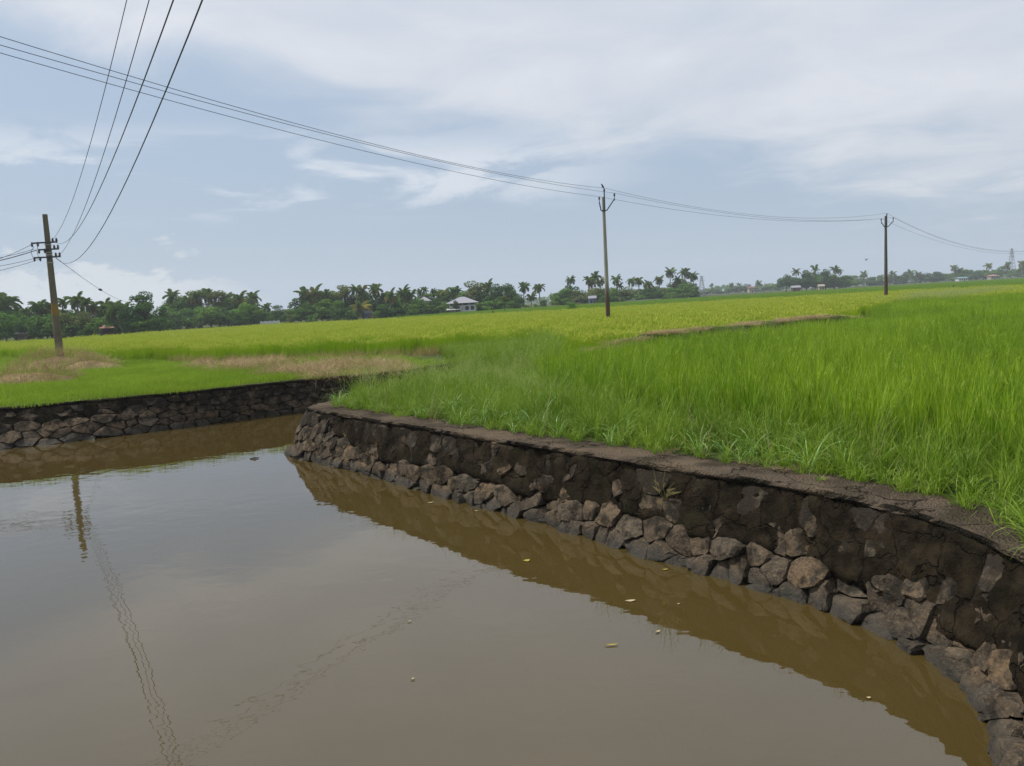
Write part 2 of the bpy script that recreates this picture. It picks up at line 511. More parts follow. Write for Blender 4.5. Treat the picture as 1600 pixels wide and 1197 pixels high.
def vnoise(P, seed=0, oct_=4, freq=1.0):
    """cheap value noise on Nx2 or Nx3 points, about -1..1"""
    P = np.asarray(P, float)
    if P.shape[1] == 2:
        P = np.c_[P, np.zeros(len(P))]
    tot, amp, nrm = np.zeros(len(P)), 1.0, 0.0

    def hsh(i):
        k = (i[:, 0] * 374761393 + i[:, 1] * 668265263 + i[:, 2] * 2147483647 + seed * 1274126177) & 0x7FFFFFFF
        k = ((k ^ (k >> 13)) * 1274126177) & 0x7FFFFFFF
        return ((k ^ (k >> 16)) & 0xFFFF) / 32767.5 - 1.0

    for o in range(oct_):
        q = P * freq * (2 ** o) + o * 17.3
        i = np.floor(q).astype(np.int64)
        f = q - i
        f = f * f * (3 - 2 * f)
        v = np.zeros(len(P))
        for c in range(8):
            off = np.array([(c >> 0) & 1, (c >> 1) & 1, (c >> 2) & 1])
            w = np.prod(np.where(off, f, 1 - f), axis=1)
            v += w * hsh(i + off)
        tot += v * amp
        nrm += amp
        amp *= 0.5
    return tot / nrm


# ------------------------------------------------------------------ canal outline, ground, water
GZ = 1.05
NB = [(-2.4, 21.6), (-4.3, 19.7), (-5.2, 18.3), (-5.32, 17.6), (-4.95, 17.0), (-4.36, 16.39), (-3.25, 15.23), (-2.28, 14.06), (-1.42, 12.96), (-.7, 12.09), (-.06, 11.37),
      (.5, 10.66), (1.0, 10.01), (1.51, 9.26), (1.89, 8.76), (2.24, 8.38), (2.57, 8.0), (2.81, 7.68), (3.09, 7.22), (3.3, 6.72), (3.43, 6.25), (3.47, 5.8),
      (3.43, 5.45), (3.30, 5.1), (3.07, 4.72), (2.75, 4.0), (2.5, 3.2), (2.35, 2.2), (2.3, .5), (2.3, -8)]
NTP = [(-2.0, 21.3), (-3.75, 19.4), (-4.6, 18.2), (-4.72, 17.6), (-4.5, 17.1), (-4.02, 16.6), (-3.27, 15.72), (-2.74, 15.05), (-2.05, 14.25), (-1.41, 13.47), (-.66, 12.53), (0, 11.75),
       (.58, 11.11), (1.11, 10.53), (1.65, 9.82), (2.44, 8.92), (3.05, 8.19), (3.5, 7.55), (3.76, 6.95), (3.87, 6.34), (3.89, 5.75), (3.75, 5.0), (3.4, 4.1),
       (3.1, 3.2), (2.85, 2.2), (2.75, .5), (2.75, -8)]
FB = [(-60, 8.0), (-25, 17.0), (-14, 20.4), (-12.5, 21.15), (-11.2, 21.95), (-10, 22.85), (-9, 23.8), (-7.8, 24.7), (-6.6, 25.1), (-5.5, 25.25), (-4, 26.6), (-2, 29), (.5, 32.7)]
FTP = [(-60, 8.7), (-25, 17.7), (-14.2, 21.15), (-12.4, 21.95), (-10.5, 22.8), (-9.0, 23.65), (-7.6, 24.75), (-6.36, 25.4), (-5.3, 25.6), (-3.8, 26.95), (-1.8, 29.3), (.3, 32.9)]
NEAR_DITCH = [(-0.8, 24.0), (0.2, 26.8), (0.7, 31.4)]
FAR_DITCH = []


def offset(P, d):
    """shift a polyline sideways: positive = right of travel (towards the water)"""
    P = np.array(P, float)
    t = np.gradient(P, axis=0)
    t /= np.linalg.norm(t, axis=1)[:, None]
    return P + np.stack([t[:, 1], -t[:, 0]], 1) * d


nt_s = smooth_line(resample(NTP, 260)[0], 6)
ft_s = smooth_line(resample(FTP, 200)[0], 4)
hole = [tuple(q) for q in offset(nt_s, -0.25)[::6]][::-1]          # from behind the camera up to the point
hole += NEAR_DITCH + FAR_DITCH
hole += [tuple(q) for q in offset(ft_s, -0.25)[::8]][::-1]
hole += [(-60, -8)]
outer = [(-1500, -300), (1500, -300), (1500, 1500), (-1500, 1500)]
tri = tessellate_polygon([[Vector((*q, 0)) for q in outer], [Vector((*q, 0)) for q in hole]])
gv = [(*q, GZ) for q in outer + hole]
gf = [tuple(t_) for t_ in tri]
nh = len(hole)
for i, q in enumerate(hole):
    gv.append((*q, -0.6))
for i in range(nh):
    j = (i + 1) % nh
    gf.append((4 + i, 4 + j, 4 + nh + j, 4 + nh + i))
ground_me = mesh_of("ground", gv, gf, M_soil)
bm = bmesh.new()
bm.from_mesh(ground_me)
for fc in bm.faces:
    if abs(fc.normal.z) > 0.9 and fc.normal.z < 0:
        fc.normal_flip()
bm.to_mesh(ground_me)
bm.free()
tag(link("ground", ground_me), "flat green farmland around the canal", None, None, "structure")

wat = mesh_of("water", [(-62, -9, 0), (32, -9, 0), (32, 62, 0), (-62, 62, 0)], [(0, 1, 2, 3)], M_water)
tag(link("water", wat), "still muddy brown canal water reflecting the sky", None, None, "structure")


# ------------------------------------------------------------------ rubble walls
def clip_cell(seed, others, x0, x1, y0, y1):
    poly = [(x0, y0), (x1, y0), (x1, y1), (x0, y1)]
    for ox, oy in others:
        mx, my = (seed[0] + ox) / 2, (seed[1] + oy) / 2
        nx, ny = ox - seed[0], oy - seed[1]
        res = []
        for i in range(len(poly)):
            a, b = poly[i], poly[(i + 1) % len(poly)]
            da = (a[0] - mx) * nx + (a[1] - my) * ny
            db = (b[0] - mx) * nx + (b[1] - my) * ny
            if da <= 0:
                res.append(a)
            if da * db < 0:
                k = da / (da - db)
                res.append((a[0] + (b[0] - a[0]) * k, a[1] + (b[1] - a[1]) * k))
        poly = res
        if len(poly) < 3:
            return None
    return poly


def build_wall(name, label, bot, top, htop, n_st, s_view, sx, sz, expose, coping, seed, cut):
    rg = random.Random(seed)
    T = smooth_line(resample(top, n_st)[0], 6)
    B = smooth_line(resample(bot, n_st)[0], 6)
    # pair each top station with its nearest bottom point, kept in order
    idx = np.array([np.argmin(np.sum((B - q) ** 2, 1)) for q in T], float)
    idx = np.maximum.accumulate(idx)
    k = np.ones(15) / 15
    idx = np.convolve(np.pad(idx, 7, mode="edge"), k, "valid")
    Bm = np.stack([np.interp(idx, np.arange(n_st), B[:, c]) for c in (0, 1)], 1)
    s = np.r_[0, np.cumsum(np.linalg.norm(np.diff(T, axis=0), axis=1))]
    L = s[-1]
    tn = np.gradient(T, axis=0)
    tn /= np.linalg.norm(tn, axis=1)[:, None]
    nr = np.stack([tn[:, 1], -tn[:, 0]], 1)

    def surf(ss, zz, dep):
        ss, zz, dep = np.atleast_1d(ss), np.atleast_1d(zz), np.atleast_1d(dep)
        g = lambda A: np.stack([np.interp(ss, s, A[:, c]) for c in (0, 1)], 1)
        t_ = g(T)
        b_ = g(Bm)
        n_ = g(nr)
        q = b_ + (t_ - b_) * (zz / GZ)[:, None] + n_ * dep[:, None]
        return np.c_[q, zz]

    root = empty(name, (*T[0], 0), label, "wall")
    # body of blackened mortar: fine grid where seen
    s0, s1 = s_view
    cols = np.r_[np.linspace(0, max(s0 - 0.5, 0.01), 8)[:-1], np.arange(s0 - 0.5, s1 + 0.5, 0.055), np.linspace(min(s1 + 0.6, L - .01), L, 8)]
    cols = np.unique(np.clip(cols, 0, L))
    rows = np.linspace(-0.45, htop, 30)
    SS, ZZ = np.meshgrid(cols, rows, indexing="ij")
    ss, zz = SS.ravel(), ZZ.ravel()
    e = expose(ss, zz)
    nz = vnoise(np.c_[ss, zz], seed, 5, 3.2)
    nz2 = vnoise(np.c_[ss, zz], seed + 5, 3, 13.0)
    dep = 0.022 - e * 0.11 + nz * 0.080 + nz2 * 0.034
    V = surf(ss, zz, dep)
    nr_, nc_ = len(rows), len(cols)
    F = [(i * nr_ + j, (i + 1) * nr_ + j, (i + 1) * nr_ + j + 1, i * nr_ + j + 1) for i in range(nc_ - 1) for j in range(nr_ - 1)]
    bt = surf(cols, np.full(nc_, htop), np.full(nc_, -0.55))
    bb = surf(cols, np.full(nc_, -0.45), np.full(nc_, -0.55))
    o1 = len(V)
    V = np.r_[V, bt, bb]
    for i in range(nc_ - 1):
        F.append((i * nr_ + nr_ - 1, (i + 1) * nr_ + nr_ - 1, o1 + i + 1, o1 + i))
        F.append((o1 + i, o1 + i + 1, o1 + nc_ + i + 1, o1 + nc_ + i))
    V[:, 0] -= T[0][0]
    V[:, 1] -= T[0][1]
    link("mortar", mesh_of("mortar", V, F, M_mortar, True), root)
    # stones
    seeds = []
    z = -0.12
    row = 0
    while z < htop - 0.05:
        hh = sz * rg.uniform(0.7, 1.25)
        x = s0 - 0.6 + (sx / 2 if row % 2 else 0)
        while x < s1 + 0.6:
            seeds.append((x + rg.uniform(-.36, .36) * sx, z + rg.uniform(-.34, .34) * hh))
            x += sx * rg.uniform(0.55, 1.45)
        z += hh
        row += 1
    asp = sx / sz
    for i, sd in enumerate(seeds):
        near = sorted((q for q in seeds if q is not sd and abs(q[0] - sd[0]) < 3 * sx), key=lambda q: (q[0] - sd[0]) ** 2 + ((q[1] - sd[1]) * asp) ** 2)[:16]
        sc_ = lambda q: (q[0], q[1] * asp)
        cell = clip_cell(sc_(sd), [sc_(q) for q in near], sd[0] - sx * 1.2, sd[0] + sx * 1.2, -0.34 * asp, (htop - 0.01) * asp)
        if not cell or len(cell) < 3:
            continue
        pl = [(a, b / asp) for a, b in cell]
        cx = sum(a for a, _ in pl) / len(pl)
        cz_ = sum(b for _, b in pl) / len(pl)
        ee = float(expose(np.array([cx]), np.array([cz_]))[0])
        if cz_ < -0.16 or cx < s0 - 0.5 or cx > s1 + 0.5:
            continue
        # outline of an angular broken block: corners slightly cut, edges not straight
        pts = []
        for a in range(len(pl)):
            p0, p1 = pl[a], pl[(a + 1) % len(pl)]
            ln = math.hypot(p1[0] - p0[0], p1[1] - p0[1])
            if ln < 0.035:
                continue
            c_ = rg.uniform(.06, .16)
            pts.append((p0[0] + (p1[0] - p0[0]) * c_, p0[1] + (p1[1] - p0[1]) * c_))
            if cut and ln > .12:
                k_ = rg.uniform(.4, .65)
                b_ = rg.uniform(-.10, .03) * ln
                pts.append((p0[0] + (p1[0] - p0[0]) * k_ - (p1[1] - p0[1]) / ln * b_, p0[1] + (p1[1] - p0[1]) * k_ + (p1[0] - p0[0]) / ln * b_))
            if cut or ln > .2:
                pts.append((p0[0] + (p1[0] - p0[0]) * (1 - c_), p0[1] + (p1[1] - p0[1]) * (1 - c_)))
        if len(pts) < 4:
            continue
        gap = rg.uniform(.94, 1.0)
        pts = [(cx + (a - cx) * gap + rg.uniform(-.008, .008), cz_ + (b - cz_) * gap + rg.uniform(-.008, .008)) for a, b in pts]
        n = len(pts)
        size = max(abs(a - cx) for a, _ in pts) + max(abs(b - cz_) for _, b in pts)
        d = rg.uniform(.0, .04) + 0.05 * ee * rg.uniform(.2, 1.25) + (0.02 * size)
        if ee < 0.5:
            d = rg.choice([rg.uniform(-.08, -.03), rg.uniform(-.04, .01), rg.uniform(-.02, .03), rg.uniform(-.01, .035), rg.uniform(.0, .045)])
        tx, tz = rg.uniform(-.3, .3), rg.uniform(-.32, .28)
        ring_s, ring_z, ring_d = [], [], []
        for sc2, dd, jit in ((1.0, -0.16, 0), (1.0, d - .032, .012), (0.91, d - .004, .014), (0.55, d + .004, .012)):
            for a, b in pts:
                x_, z_ = cx + (a - cx) * sc2, cz_ + (b - cz_) * sc2
                ring_s.append(x_ + rg.uniform(-jit, jit))
                ring_z.append(z_ + rg.uniform(-jit, jit))
                ring_d.append(dd + (tx * (x_ - cx) + tz * (z_ - cz_)) * (dd > -.12) + rg.uniform(-jit, jit))
        Q = surf(np.array(ring_s), np.array(ring_z), np.array(ring_d))
        ctr = surf(cx, cz_, 0.0)[0]
        Q = Q - ctr
        fs = []
        for rg_i in range(3):
            for a in range(n):
                b = (a + 1) % n
                fs.append((rg_i * n + a, rg_i * n + b, rg_i * n + n + b, rg_i * n + n + a))
        fs.append(tuple(3 * n + a for a in range(n)))
        sm = mesh_of("stone", Q, fs, M_stone, True)
        sm.set_sharp_from_angle(angle=rad(27))
        o = link("stone", sm, root, (ctr[0] - T[0][0], ctr[1] - T[0][1], ctr[2]))
    # coping
    if coping:
        wd, th, over = coping
        cs = cols
        nrow = [(-0.02 + over, htop - 0.005), (over + .012, htop + th * .45), (over - .004, htop + th), (over - .05, htop + th + .004)] + [(over - w_ * wd, htop + th + .006) for w_ in (.3, .55, .8)] + [(over - wd, htop + th), (over - wd, htop - .1)]
        V, F = [], []
        m_ = len(nrow)
        for i, c_ in enumerate(cs):
            a = surf(np.full(m_, c_), np.full(m_, GZ), np.array([q[0] for q in nrow]))
            wob = vnoise(np.c_[np.full(m_, c_), np.arange(m_) * 0.37], seed + 3, 4, 2.2)
            wob2 = vnoise(np.c_[np.full(m_, c_), np.arange(m_) * 0.9], seed + 4, 3, 9.0)
            rough = np.array([1.6 if j < 4 else 0.8 for j in range(m_)])
            a[:, 2] = np.array([q[1] for q in nrow]) + (wob * .016 + wob2 * .014) * rough
            nn = np.array([np.interp(c_, s, nr[:, 0]), np.interp(c_, s, nr[:, 1])])
            a[:, :2] += nn[None] * ((wob * .030 + wob2 * .024 * (1 + (wob2 > .4) * .8)) * rough)[:, None]
            V += [tuple(q) for q in a]
        for i in range(len(cs) - 1):
            for j in range(m_ - 1):
                F.append((i * m_ + j, (i + 1) * m_ + j, (i + 1) * m_ + j + 1, i * m_ + j + 1))
        V = np.array(V)
        V[:, 0] -= T[0][0]
        V[:, 1] -= T[0][1]
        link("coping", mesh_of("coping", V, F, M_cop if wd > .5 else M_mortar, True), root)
    return root, surf, s, T


def ss_(x, a, b):
    t_ = np.clip((x - a) / (b - a), 0, 1)
    return t_ * t_ * (3 - 2 * t_)


def near_expose(s_, z_):
    lim = 0.33 + 0.10 * vnoise(np.c_[s_, s_ * 0], 3, 2, 0.7) + 0.55 * (1 - ss_(s_, 4.5, 8.5))
    lim = lim - 0.06 * ss_(s_, 15, 18)
    return 1 - ss_(z_, lim - 0.06, lim + 0.08)


def far_expose(s_, z_):
    lim = 0.52 + 0.5 * ss_(s_, 49.5, 53) + 0.12 * vnoise(np.c_[s_, s_ * 0], 9, 2, 0.6)
    return 1 - ss_(z_, lim - 0.06, lim + 0.10)


near_wall, near_surf, near_s, near_T = build_wall("stone_retaining_wall", "blackened rubble retaining wall curving along the rice bank with a broad concrete top", NB, NTP, 0.99, 420, (2.2, 22.2), 0.36, 0.25,
                                                  near_expose, (0.66, 0.075, 0.045), 21, True)
far_wall, far_surf, far_s, far_T = build_wall("stone_retaining_wall", "lower rubble canal wall across the water below the grass with the leaning pole", FB, FTP, 0.98, 520, (45.6, 61.5), 0.48, 0.215,
                                              far_expose, (0.22, 0.07, 0.03), 33, False)

# ------------------------------------------------------------------ scattering of crops and grasses
def blades(n, L, lean, curve, width, segs, rng_, rad_=0.03, az=None):
    """n grass blades in one mesh: arrays of verts and faces"""
    Ls = rng_.uniform(*L, n)
    a = rng_.uniform(0, 2 * np.pi, n) if az is None else az
    th0 = rng_.uniform(*lean, n)
    kv = rng_.uniform(*curve, n)
    w = rng_.uniform(*width, n)
    rr_ = np.sqrt(rng_.uniform(0, 1, n)) * rad_
    b0 = rng_.uniform(0, 2 * np.pi, n)
    x, y = rr_ * np.cos(b0), rr_ * np.sin(b0)
    z = np.zeros(n)
    tw = a + np.pi / 2 + rng_.normal(0, .5, n)
    V, st = [], []
    for i in range(segs + 1):
        t = i / segs
        ww = w * (1 - t ** 1.8) * (0.75 + 0.9 * t * (1 - t))
        if i == segs:
            V.append(np.stack([x, y, z], 1))
        else:
            V.append(np.stack([x - np.cos(tw) * ww / 2, y - np.sin(tw) * ww / 2, z], 1))
            V.append(np.stack([x + np.cos(tw) * ww / 2, y + np.sin(tw) * ww / 2, z], 1))
        th = th0 + kv * (t + .5 / segs) ** 1.6
        ds = Ls / segs
        x = x + np.sin(th) * np.cos(a) * ds
        y = y + np.sin(th) * np.sin(a) * ds
        z = z + np.cos(th) * ds
    m_ = 2 * segs + 1
    P = np.stack(V, 1).reshape(-1, 3)
    F = []
    for b in range(n):
        o = b * m_
        for i in range(segs - 1):
            F.append((o + 2 * i, o + 2 * i + 1, o + 2 * i + 3, o + 2 * i + 2))
        F.append((o + 2 * segs - 2, o + 2 * segs - 1, o + 2 * segs))
    return P, F


def join(parts):
    """parts: (P, F, material index)"""
    V, F, I, o = [], [], [], 0
    for P, f, mi in parts:
        V.append(P)
        F += [tuple(i + o for i in q) for q in f]
        I += [mi] * len(f)
        o += len(P)
    return np.concatenate(V), F, I


def src(name, parts, mats):
    V, F, I = join(parts)
    return bpy.data.objects.new(name, mesh_of(name, V, F, mats, False, I))


def scatter(name, pts, rot, scl, srcs, label, cat):
    """one stuff object: the tuft meshes in srcs instanced on points"""
    n = len(pts)
    me = bpy.data.meshes.new(name)
    me.vertices.add(n)
    me.vertices.foreach_set("co", np.asarray(pts, np.float32).ravel())
    for nm, ty, key, arr in (("rot", "FLOAT_VECTOR", "vector", rot), ("scl", "FLOAT_VECTOR", "vector", scl)):
        me.attributes.new(nm, ty, "POINT").data.foreach_set(key, np.asarray(arr, np.float32).ravel())
    me.attributes.new("pick", "INT", "POINT").data.foreach_set("value", nrng.integers(0, len(srcs), n).astype(np.int32))
    o = tag(link(name, me), label, cat, None, "stuff")
    g = bpy.data.node_groups.new(name + "_scatter", "GeometryNodeTree")
    g.interface.new_socket("Geometry", in_out="INPUT", socket_type="NodeSocketGeometry")
    g.interface.new_socket("Geometry", in_out="OUTPUT", socket_type="NodeSocketGeometry")
    gi, go = g.nodes.new("NodeGroupInput"), g.nodes.new("NodeGroupOutput")
    jn = g.nodes.new("GeometryNodeJoinGeometry")
    for s_ in srcs:
        oi = g.nodes.new("GeometryNodeObjectInfo")
        oi.inputs["Object"].default_value = s_
        oi.inputs["As Instance"].default_value = True
        g.links.new(oi.outputs["Geometry"], jn.inputs[0])
    ip = g.nodes.new("GeometryNodeInstanceOnPoints")
    ip.inputs["Pick Instance"].default_value = True

    def attr(nm, ty):
        a = g.nodes.new("GeometryNodeInputNamedAttribute")
        a.data_type = ty
        a.inputs["Name"].default_value = nm
        return a.outputs["Attribute"]
    g.links.new(gi.outputs[0], ip.inputs["Points"])
    g.links.new(jn.outputs[0], ip.inputs["Instance"])
    g.links.new(attr("pick", "INT"), ip.inputs["Instance Index"])
    g.links.new(attr("rot", "FLOAT_VECTOR"), ip.inputs["Rotation"])
    g.links.new(attr("scl", "FLOAT_VECTOR"), ip.inputs["Scale"])
    g.links.new(ip.outputs[0], go.inputs[0])
    md = o.modifiers.new("scatter", "NODES")
    md.node_group = g
    return o


def grid_pts(poly, step, jit=0.45, wedge=True, zf=GZ, ymin=None, ymax=None, dens=None):
    P = np.array(poly)
    x0, y0 = P.min(0)
    x1, y1 = P.max(0)
    X, Y = np.meshgrid(np.arange(x0, x1, step), np.arange(y0, y1, step))
    X = X.ravel() + nrng.uniform(-jit, jit, X.size) * step
    Y = Y.ravel() + nrng.uniform(-jit, jit, Y.size) * step
    k = in_poly(X, Y, poly)
    if wedge:
        k &= np.abs(X) < 0.78 * Y + 3.5
    if ymin is not None:
        k &= np.hypot(X, Y) >= ymin
    if ymax is not None:
        k &= np.hypot(X, Y) < ymax
    if dens is not None:
        k &= nrng.uniform(0, 1, X.size) < dens(X, Y)
    n = int(k.sum())
    return np.c_[X[k], Y[k], np.full(n, zf)]


def rs(n, tilt=0.06, s=(0.85, 1.15), zs=(0.9, 1.1)):
    rot = np.c_[nrng.normal(0, tilt, n), nrng.normal(0, tilt, n), nrng.uniform(0, 6.283, n)]
    b = nrng.uniform(*s, n)
    return rot, np.c_[b, b, b * nrng.uniform(*zs, n)]


def panicle(rng_, h):
    """a nodding rice head on its stem"""
    P1, F1 = blades(1, (h, h * 1.08), (.02, .12), (.1, .3), (.005, .006), 3, rng_, .02)
    tip = P1[-1]
    parts = [(P1, F1, 0)]
    a = rng_.uniform(0, 6.28)
    for k in range(5):
        P, F = blades(1, (.13, .2), (.5, .9), (1.2, 2.0), (.005, .007), 3, rng_, .001, np.array([a + rng_.normal(0, .35)]))
        parts.append((P + tip, F, 1))
    return parts


def rice_tuft(seed, nb, h, mats, heads, wid=(.009, .014), spread=.05):
    rg_ = np.random.default_rng(seed)
    parts = [(*blades(nb, (h * .62, h * 1.1), (.01, .15), (.05, .6), wid, 4, rg_, spread), 0)]
    for _ in range(heads):
        parts += panicle(rg_, h * .92)
    return src("rice_tuft_mesh", parts, mats)


def rice_patch(seed, size, nt, nb, h, mats, heads, wid, segs=3):
    rg_ = np.random.default_rng(seed)
    parts = []
    for _ in range(nt):
        o = np.array([rg_.uniform(-size / 2, size / 2), rg_.uniform(-size / 2, size / 2), 0])
        hh = h * rg_.uniform(.88, 1.1)
        P, F = blades(nb, (hh * .72, hh * 1.08), (.02, .24), (.05, .6), wid, segs, rg_, .07)
        parts.append((P + o, F, 0))
        for _k in range(heads):
            P, F = blades(2, (.16, .28), (.3, .8), (1.0, 2.0), (wid[1] * 1.2, wid[1] * 1.8), 2, rg_, .08)
            parts.append((P + o + np.array([0, 0, hh * rg_.uniform(.72, .9)]), F, 1))
    return src("rice_patch_mesh", parts, mats)


RICE_EDGE = [(9, 4.0), (6.3, 4.9), (5.6, 6.2), (5.35, 7.4), (4.85, 8.7), (3.95, 9.9), (2.95, 11.0), (2.1, 12.4), (1.3, 14.2), (0.7, 16.5), (0.6, 20)]
BUND_LINE = [(1.2, 23.2), (2.4, 24.4), (6.0, 27.4), (11.0, 31.4), (15.9, 35.2), (17.6, 37.2)]
NEAR_FIELD = RICE_EDGE + [(1.9, 22.8), (6.4, 26.5), (11.4, 30.5), (16.4, 34.4), (22, 46), (30, 57), (48, 58), (78, 60), (60, 4)]
FAR_FIELD = [(-80, 92), (-60, 75), (-38.5, 58.5), (-30, 50), (-24.5, 45.6), (-19, 41.5), (-15.2, 38.2), (-10.7, 36.2), (-4.6, 35.2), (-1.0, 36.0), (1.6, 34.0), (1.7, 30), (2.0, 25.6), (5.4, 28.4), (10.5, 32.5), (15.6, 36.6), (21, 47), (29.5, 58.2), (48, 59.2), (80, 61),
             (120, 90), (130, 150), (60, 115), (42, 112), (20, 106), (8, 101), (-3, 104), (-12, 108), (-22, 110), (-38, 116), (-52, 84), (-62, 88)]
FAR_STRIP = [(-16, 108), (-3, 105), (8, 102), (20, 107), (42, 113), (60, 116), (120, 171), (150, 201), (330, 400), (240, 420), (150, 330), (75, 265), (30, 236), (10, 205), (-10, 190), (-18, 170), (-25, 130)]
RIGHT_FAR = [(120, 170), (150, 200), (330, 400), (420, 480), (430, 300), (150, 80)]

ra = [M_rice, M_head]
rp = [M_ripe, M_pan]
near_src = [rice_tuft(100 + i, 32, 0.93, ra, 1 if i in (1, 4) else 0, (.012, .021), .042) for i in range(7)]
bl = resample(BUND_LINE, 60)[0]


def by_bund(p, rot, scl):
    """the crop stays shorter in the wet ground just below the bund"""
    d = np.min(np.linalg.norm(p[:, None, :2] - bl[None], axis=2), axis=1)
    scl[:, 2] *= np.clip(.885 + .025 * d, .885, 1)
    return rot, scl


p = grid_pts(NEAR_FIELD, 0.255, ymax=27, dens=lambda X, Y: np.clip(1.0 + .8 * vnoise(np.c_[X, Y], 51, 3, .9), .35, 1))
scatter("rice_crop", p, *by_bund(p, *rs(len(p), .09, (.78, 1.16))), near_src, "tall green rice growing behind the curving wall", "rice")
mid_src = [rice_patch(200 + i, 1.0, 16, 14, 0.92, ra, 0, (.012, .021), 4) for i in range(5)]
p = grid_pts(NEAR_FIELD, 0.86, ymin=26, ymax=125)
scatter("rice_crop", p, *by_bund(p, *rs(len(p), .03)), mid_src, "green rice spreading back towards the yellowing field", "rice")
ripe_src = [rice_patch(300 + i, 1.0, 16, 13, 0.88, rp, 2, (.012, .019)) for i in range(5)]
p = grid_pts(FAR_FIELD, 0.86, ymax=125)
scatter("rice_crop", p, *rs(len(p), .03), ripe_src, "yellow-green ripening rice beyond the straw bund", "rice")
big_src = [rice_patch(400 + i, 5.0, 170, 6, 0.72, [M_crop2, M_pan], 0, (.04, .07), 2) for i in range(3)]
p = grid_pts(FAR_STRIP, 3.7)
scatter("young_crop", p, *rs(len(p), .01), big_src, "paler green crop strip in front of the far groves", "crop")
bigr_src = [rice_patch(450 + i, 5.0, 190, 6, 0.9, rp, 1, (.04, .07), 2) for i in range(3)]
p = grid_pts(RIGHT_FAR, 3.7)
scatter("rice_crop", p, *rs(len(p), .01), bigr_src, "distant rice reaching the far tree line", "rice")
# browned stems at the lower edge of the far field
dead_src = [src("dead_stems_mesh", [(*blades(60, (.25, .62), (.05, .5), (.2, 1.2), (.010, .016), 3, np.random.default_rng(500 + i), .5), 0)], [M_deadst]) for i in range(3)]
edge_line = resample([(-17, 38.9), (-10.7, 35.4), (-4.6, 34.4), (-1.2, 35.6)], 50)[0]
p = np.c_[edge_line + nrng.normal(0, .35, edge_line.shape), np.full(len(edge_line), GZ)]
scatter("dry_stems", p, *rs(len(p), .05), dead_src, "browned rice stems along the lower edge of the far field", "stubble")

# verge grass between the coping and the rice
cop_back = offset(nt_s, -0.42)
vis = [(q[0], q[1]) for q in cop_back[::5] if q[1] > 3]
VERGE = vis[::1] + [(9, 3.6)] + RICE_EDGE[1:] + [(0.9, 22.6), (1.6, 25.5), (1.5, 31), (0.9, 31.3), (0.4, 26.8), (-0.6, 24.0), (-1.9, 21.4)]
tuft_src = [src("grass_tuft_mesh", [(*blades(36, (.22, .62), (.08, .7), (.5, 2.6), (.008, .016), 5, np.random.default_rng(600 + i), .09), 0)], [M_grass]) for i in range(6)]
p = grid_pts(VERGE, 0.18, dens=lambda X, Y: np.clip(.8 + .9 * vnoise(np.c_[X, Y], 31, 3, 1.1), .6, 1))
d_cop = np.min(np.linalg.norm(p[:, None, :2] - np.array(vis)[None], axis=2), axis=1)
rot, scl = rs(len(p), .12, (.7, 1.25))
scl *= (0.62 + 0.6 * np.clip(d_cop / 1.6, 0, 1))[:, None]
scatter("verge_grass", p, rot, scl, tuft_src, "arching weedy grass along the back of the wall top", "grass")
tall_src = [src("tall_grass_mesh", [(*blades(32, (.6, 1.1), (.05, .35), (.2, 1.2), (.008, .014), 5, np.random.default_rng(650 + i), .08), 0)], [M_grass]) for i in range(4)]
p = grid_pts(VERGE, 0.24, dens=lambda X, Y: np.clip(.85 + .8 * vnoise(np.c_[X, Y], 37, 3, .8), .2, 1))
d_cop = np.min(np.linalg.norm(p[:, None, :2] - np.array(vis)[None], axis=2), axis=1)
p = p[(d_cop > .34) & (p[:, 1] > 6.5)]
d_cop = d_cop[: len(p)]
rot, scl = rs(len(p), .09, (.6, 1.05))
d_cop = np.min(np.linalg.norm(p[:, None, :2] - np.array(vis)[None], axis=2), axis=1)
scl *= (0.68 + 0.32 * np.clip((d_cop - .3) / 1.0, 0, 1))[:, None]
scatter("tall_grass", p, rot, scl, tall_src, "taller wild grass between the wall and the rice", "grass")


M_broad = leafy("broad_weed_blade", (0.12, 0.25, 0.04), (0.24, 0.38, 0.09), (0.34, 0.44, 0.15), 0.35, 0.06, 0.8, 0.5)
broad_src = [src("broad_weed_mesh", [(*blades(13, (.35, .75), (.1, .6), (1.0, 2.7), (.014, .026), 6, np.random.default_rng(670 + i), .06), 0)], [M_broad]) for i in range(4)]
p = grid_pts(VERGE, 0.42, dens=lambda X, Y: np.clip(.45 + 1.0 * vnoise(np.c_[X, Y], 43, 2, .6), 0, 1))
scatter("broad_weeds", p, *rs(len(p), .1, (.7, 1.15)), broad_src, "paler broad-bladed weeds arching out of the verge grass", "weeds")
stalk_src = [src("dead_stalk_mesh", [(*blades(7, (.45, .95), (.05, .6), (.1, 1.4), (.006, .010), 4, np.random.default_rng(680 + i), .07), 0)], [M_straw]) for i in range(3)]
p = grid_pts(VERGE, 0.55, dens=lambda X, Y: np.clip(.4 + 1.0 * vnoise(np.c_[X, Y], 47, 2, .7), 0, 1))
scatter("dry_stalks", p, *rs(len(p), .12, (.7, 1.1)), stalk_src, "dry stalks standing among the verge grass", "stalks")
p = grid_pts([(3.9, 5.2), (4.1, 6.6), (9, 4.4), (12, 3.0), (12, -4), (3.6, -4), (3.4, 1.5), (3.8, 3.6)], .2, wedge=False)
scatter("verge_grass", p, *rs(len(p), .1, (.7, 1.2)), tuft_src, "weedy grass on the bank beside the near end of the wall", "grass")
creep = [tuple(q) for q in offset(nt_s, -0.22)[40:215:5]] + [tuple(q) for q in offset(nt_s, -0.50)[40:215:5]][::-1]
p = grid_pts(creep, .22, dens=lambda X, Y: np.clip(-.05 + .9 * vnoise(np.c_[X, Y], 53, 2, .9), 0, 1))
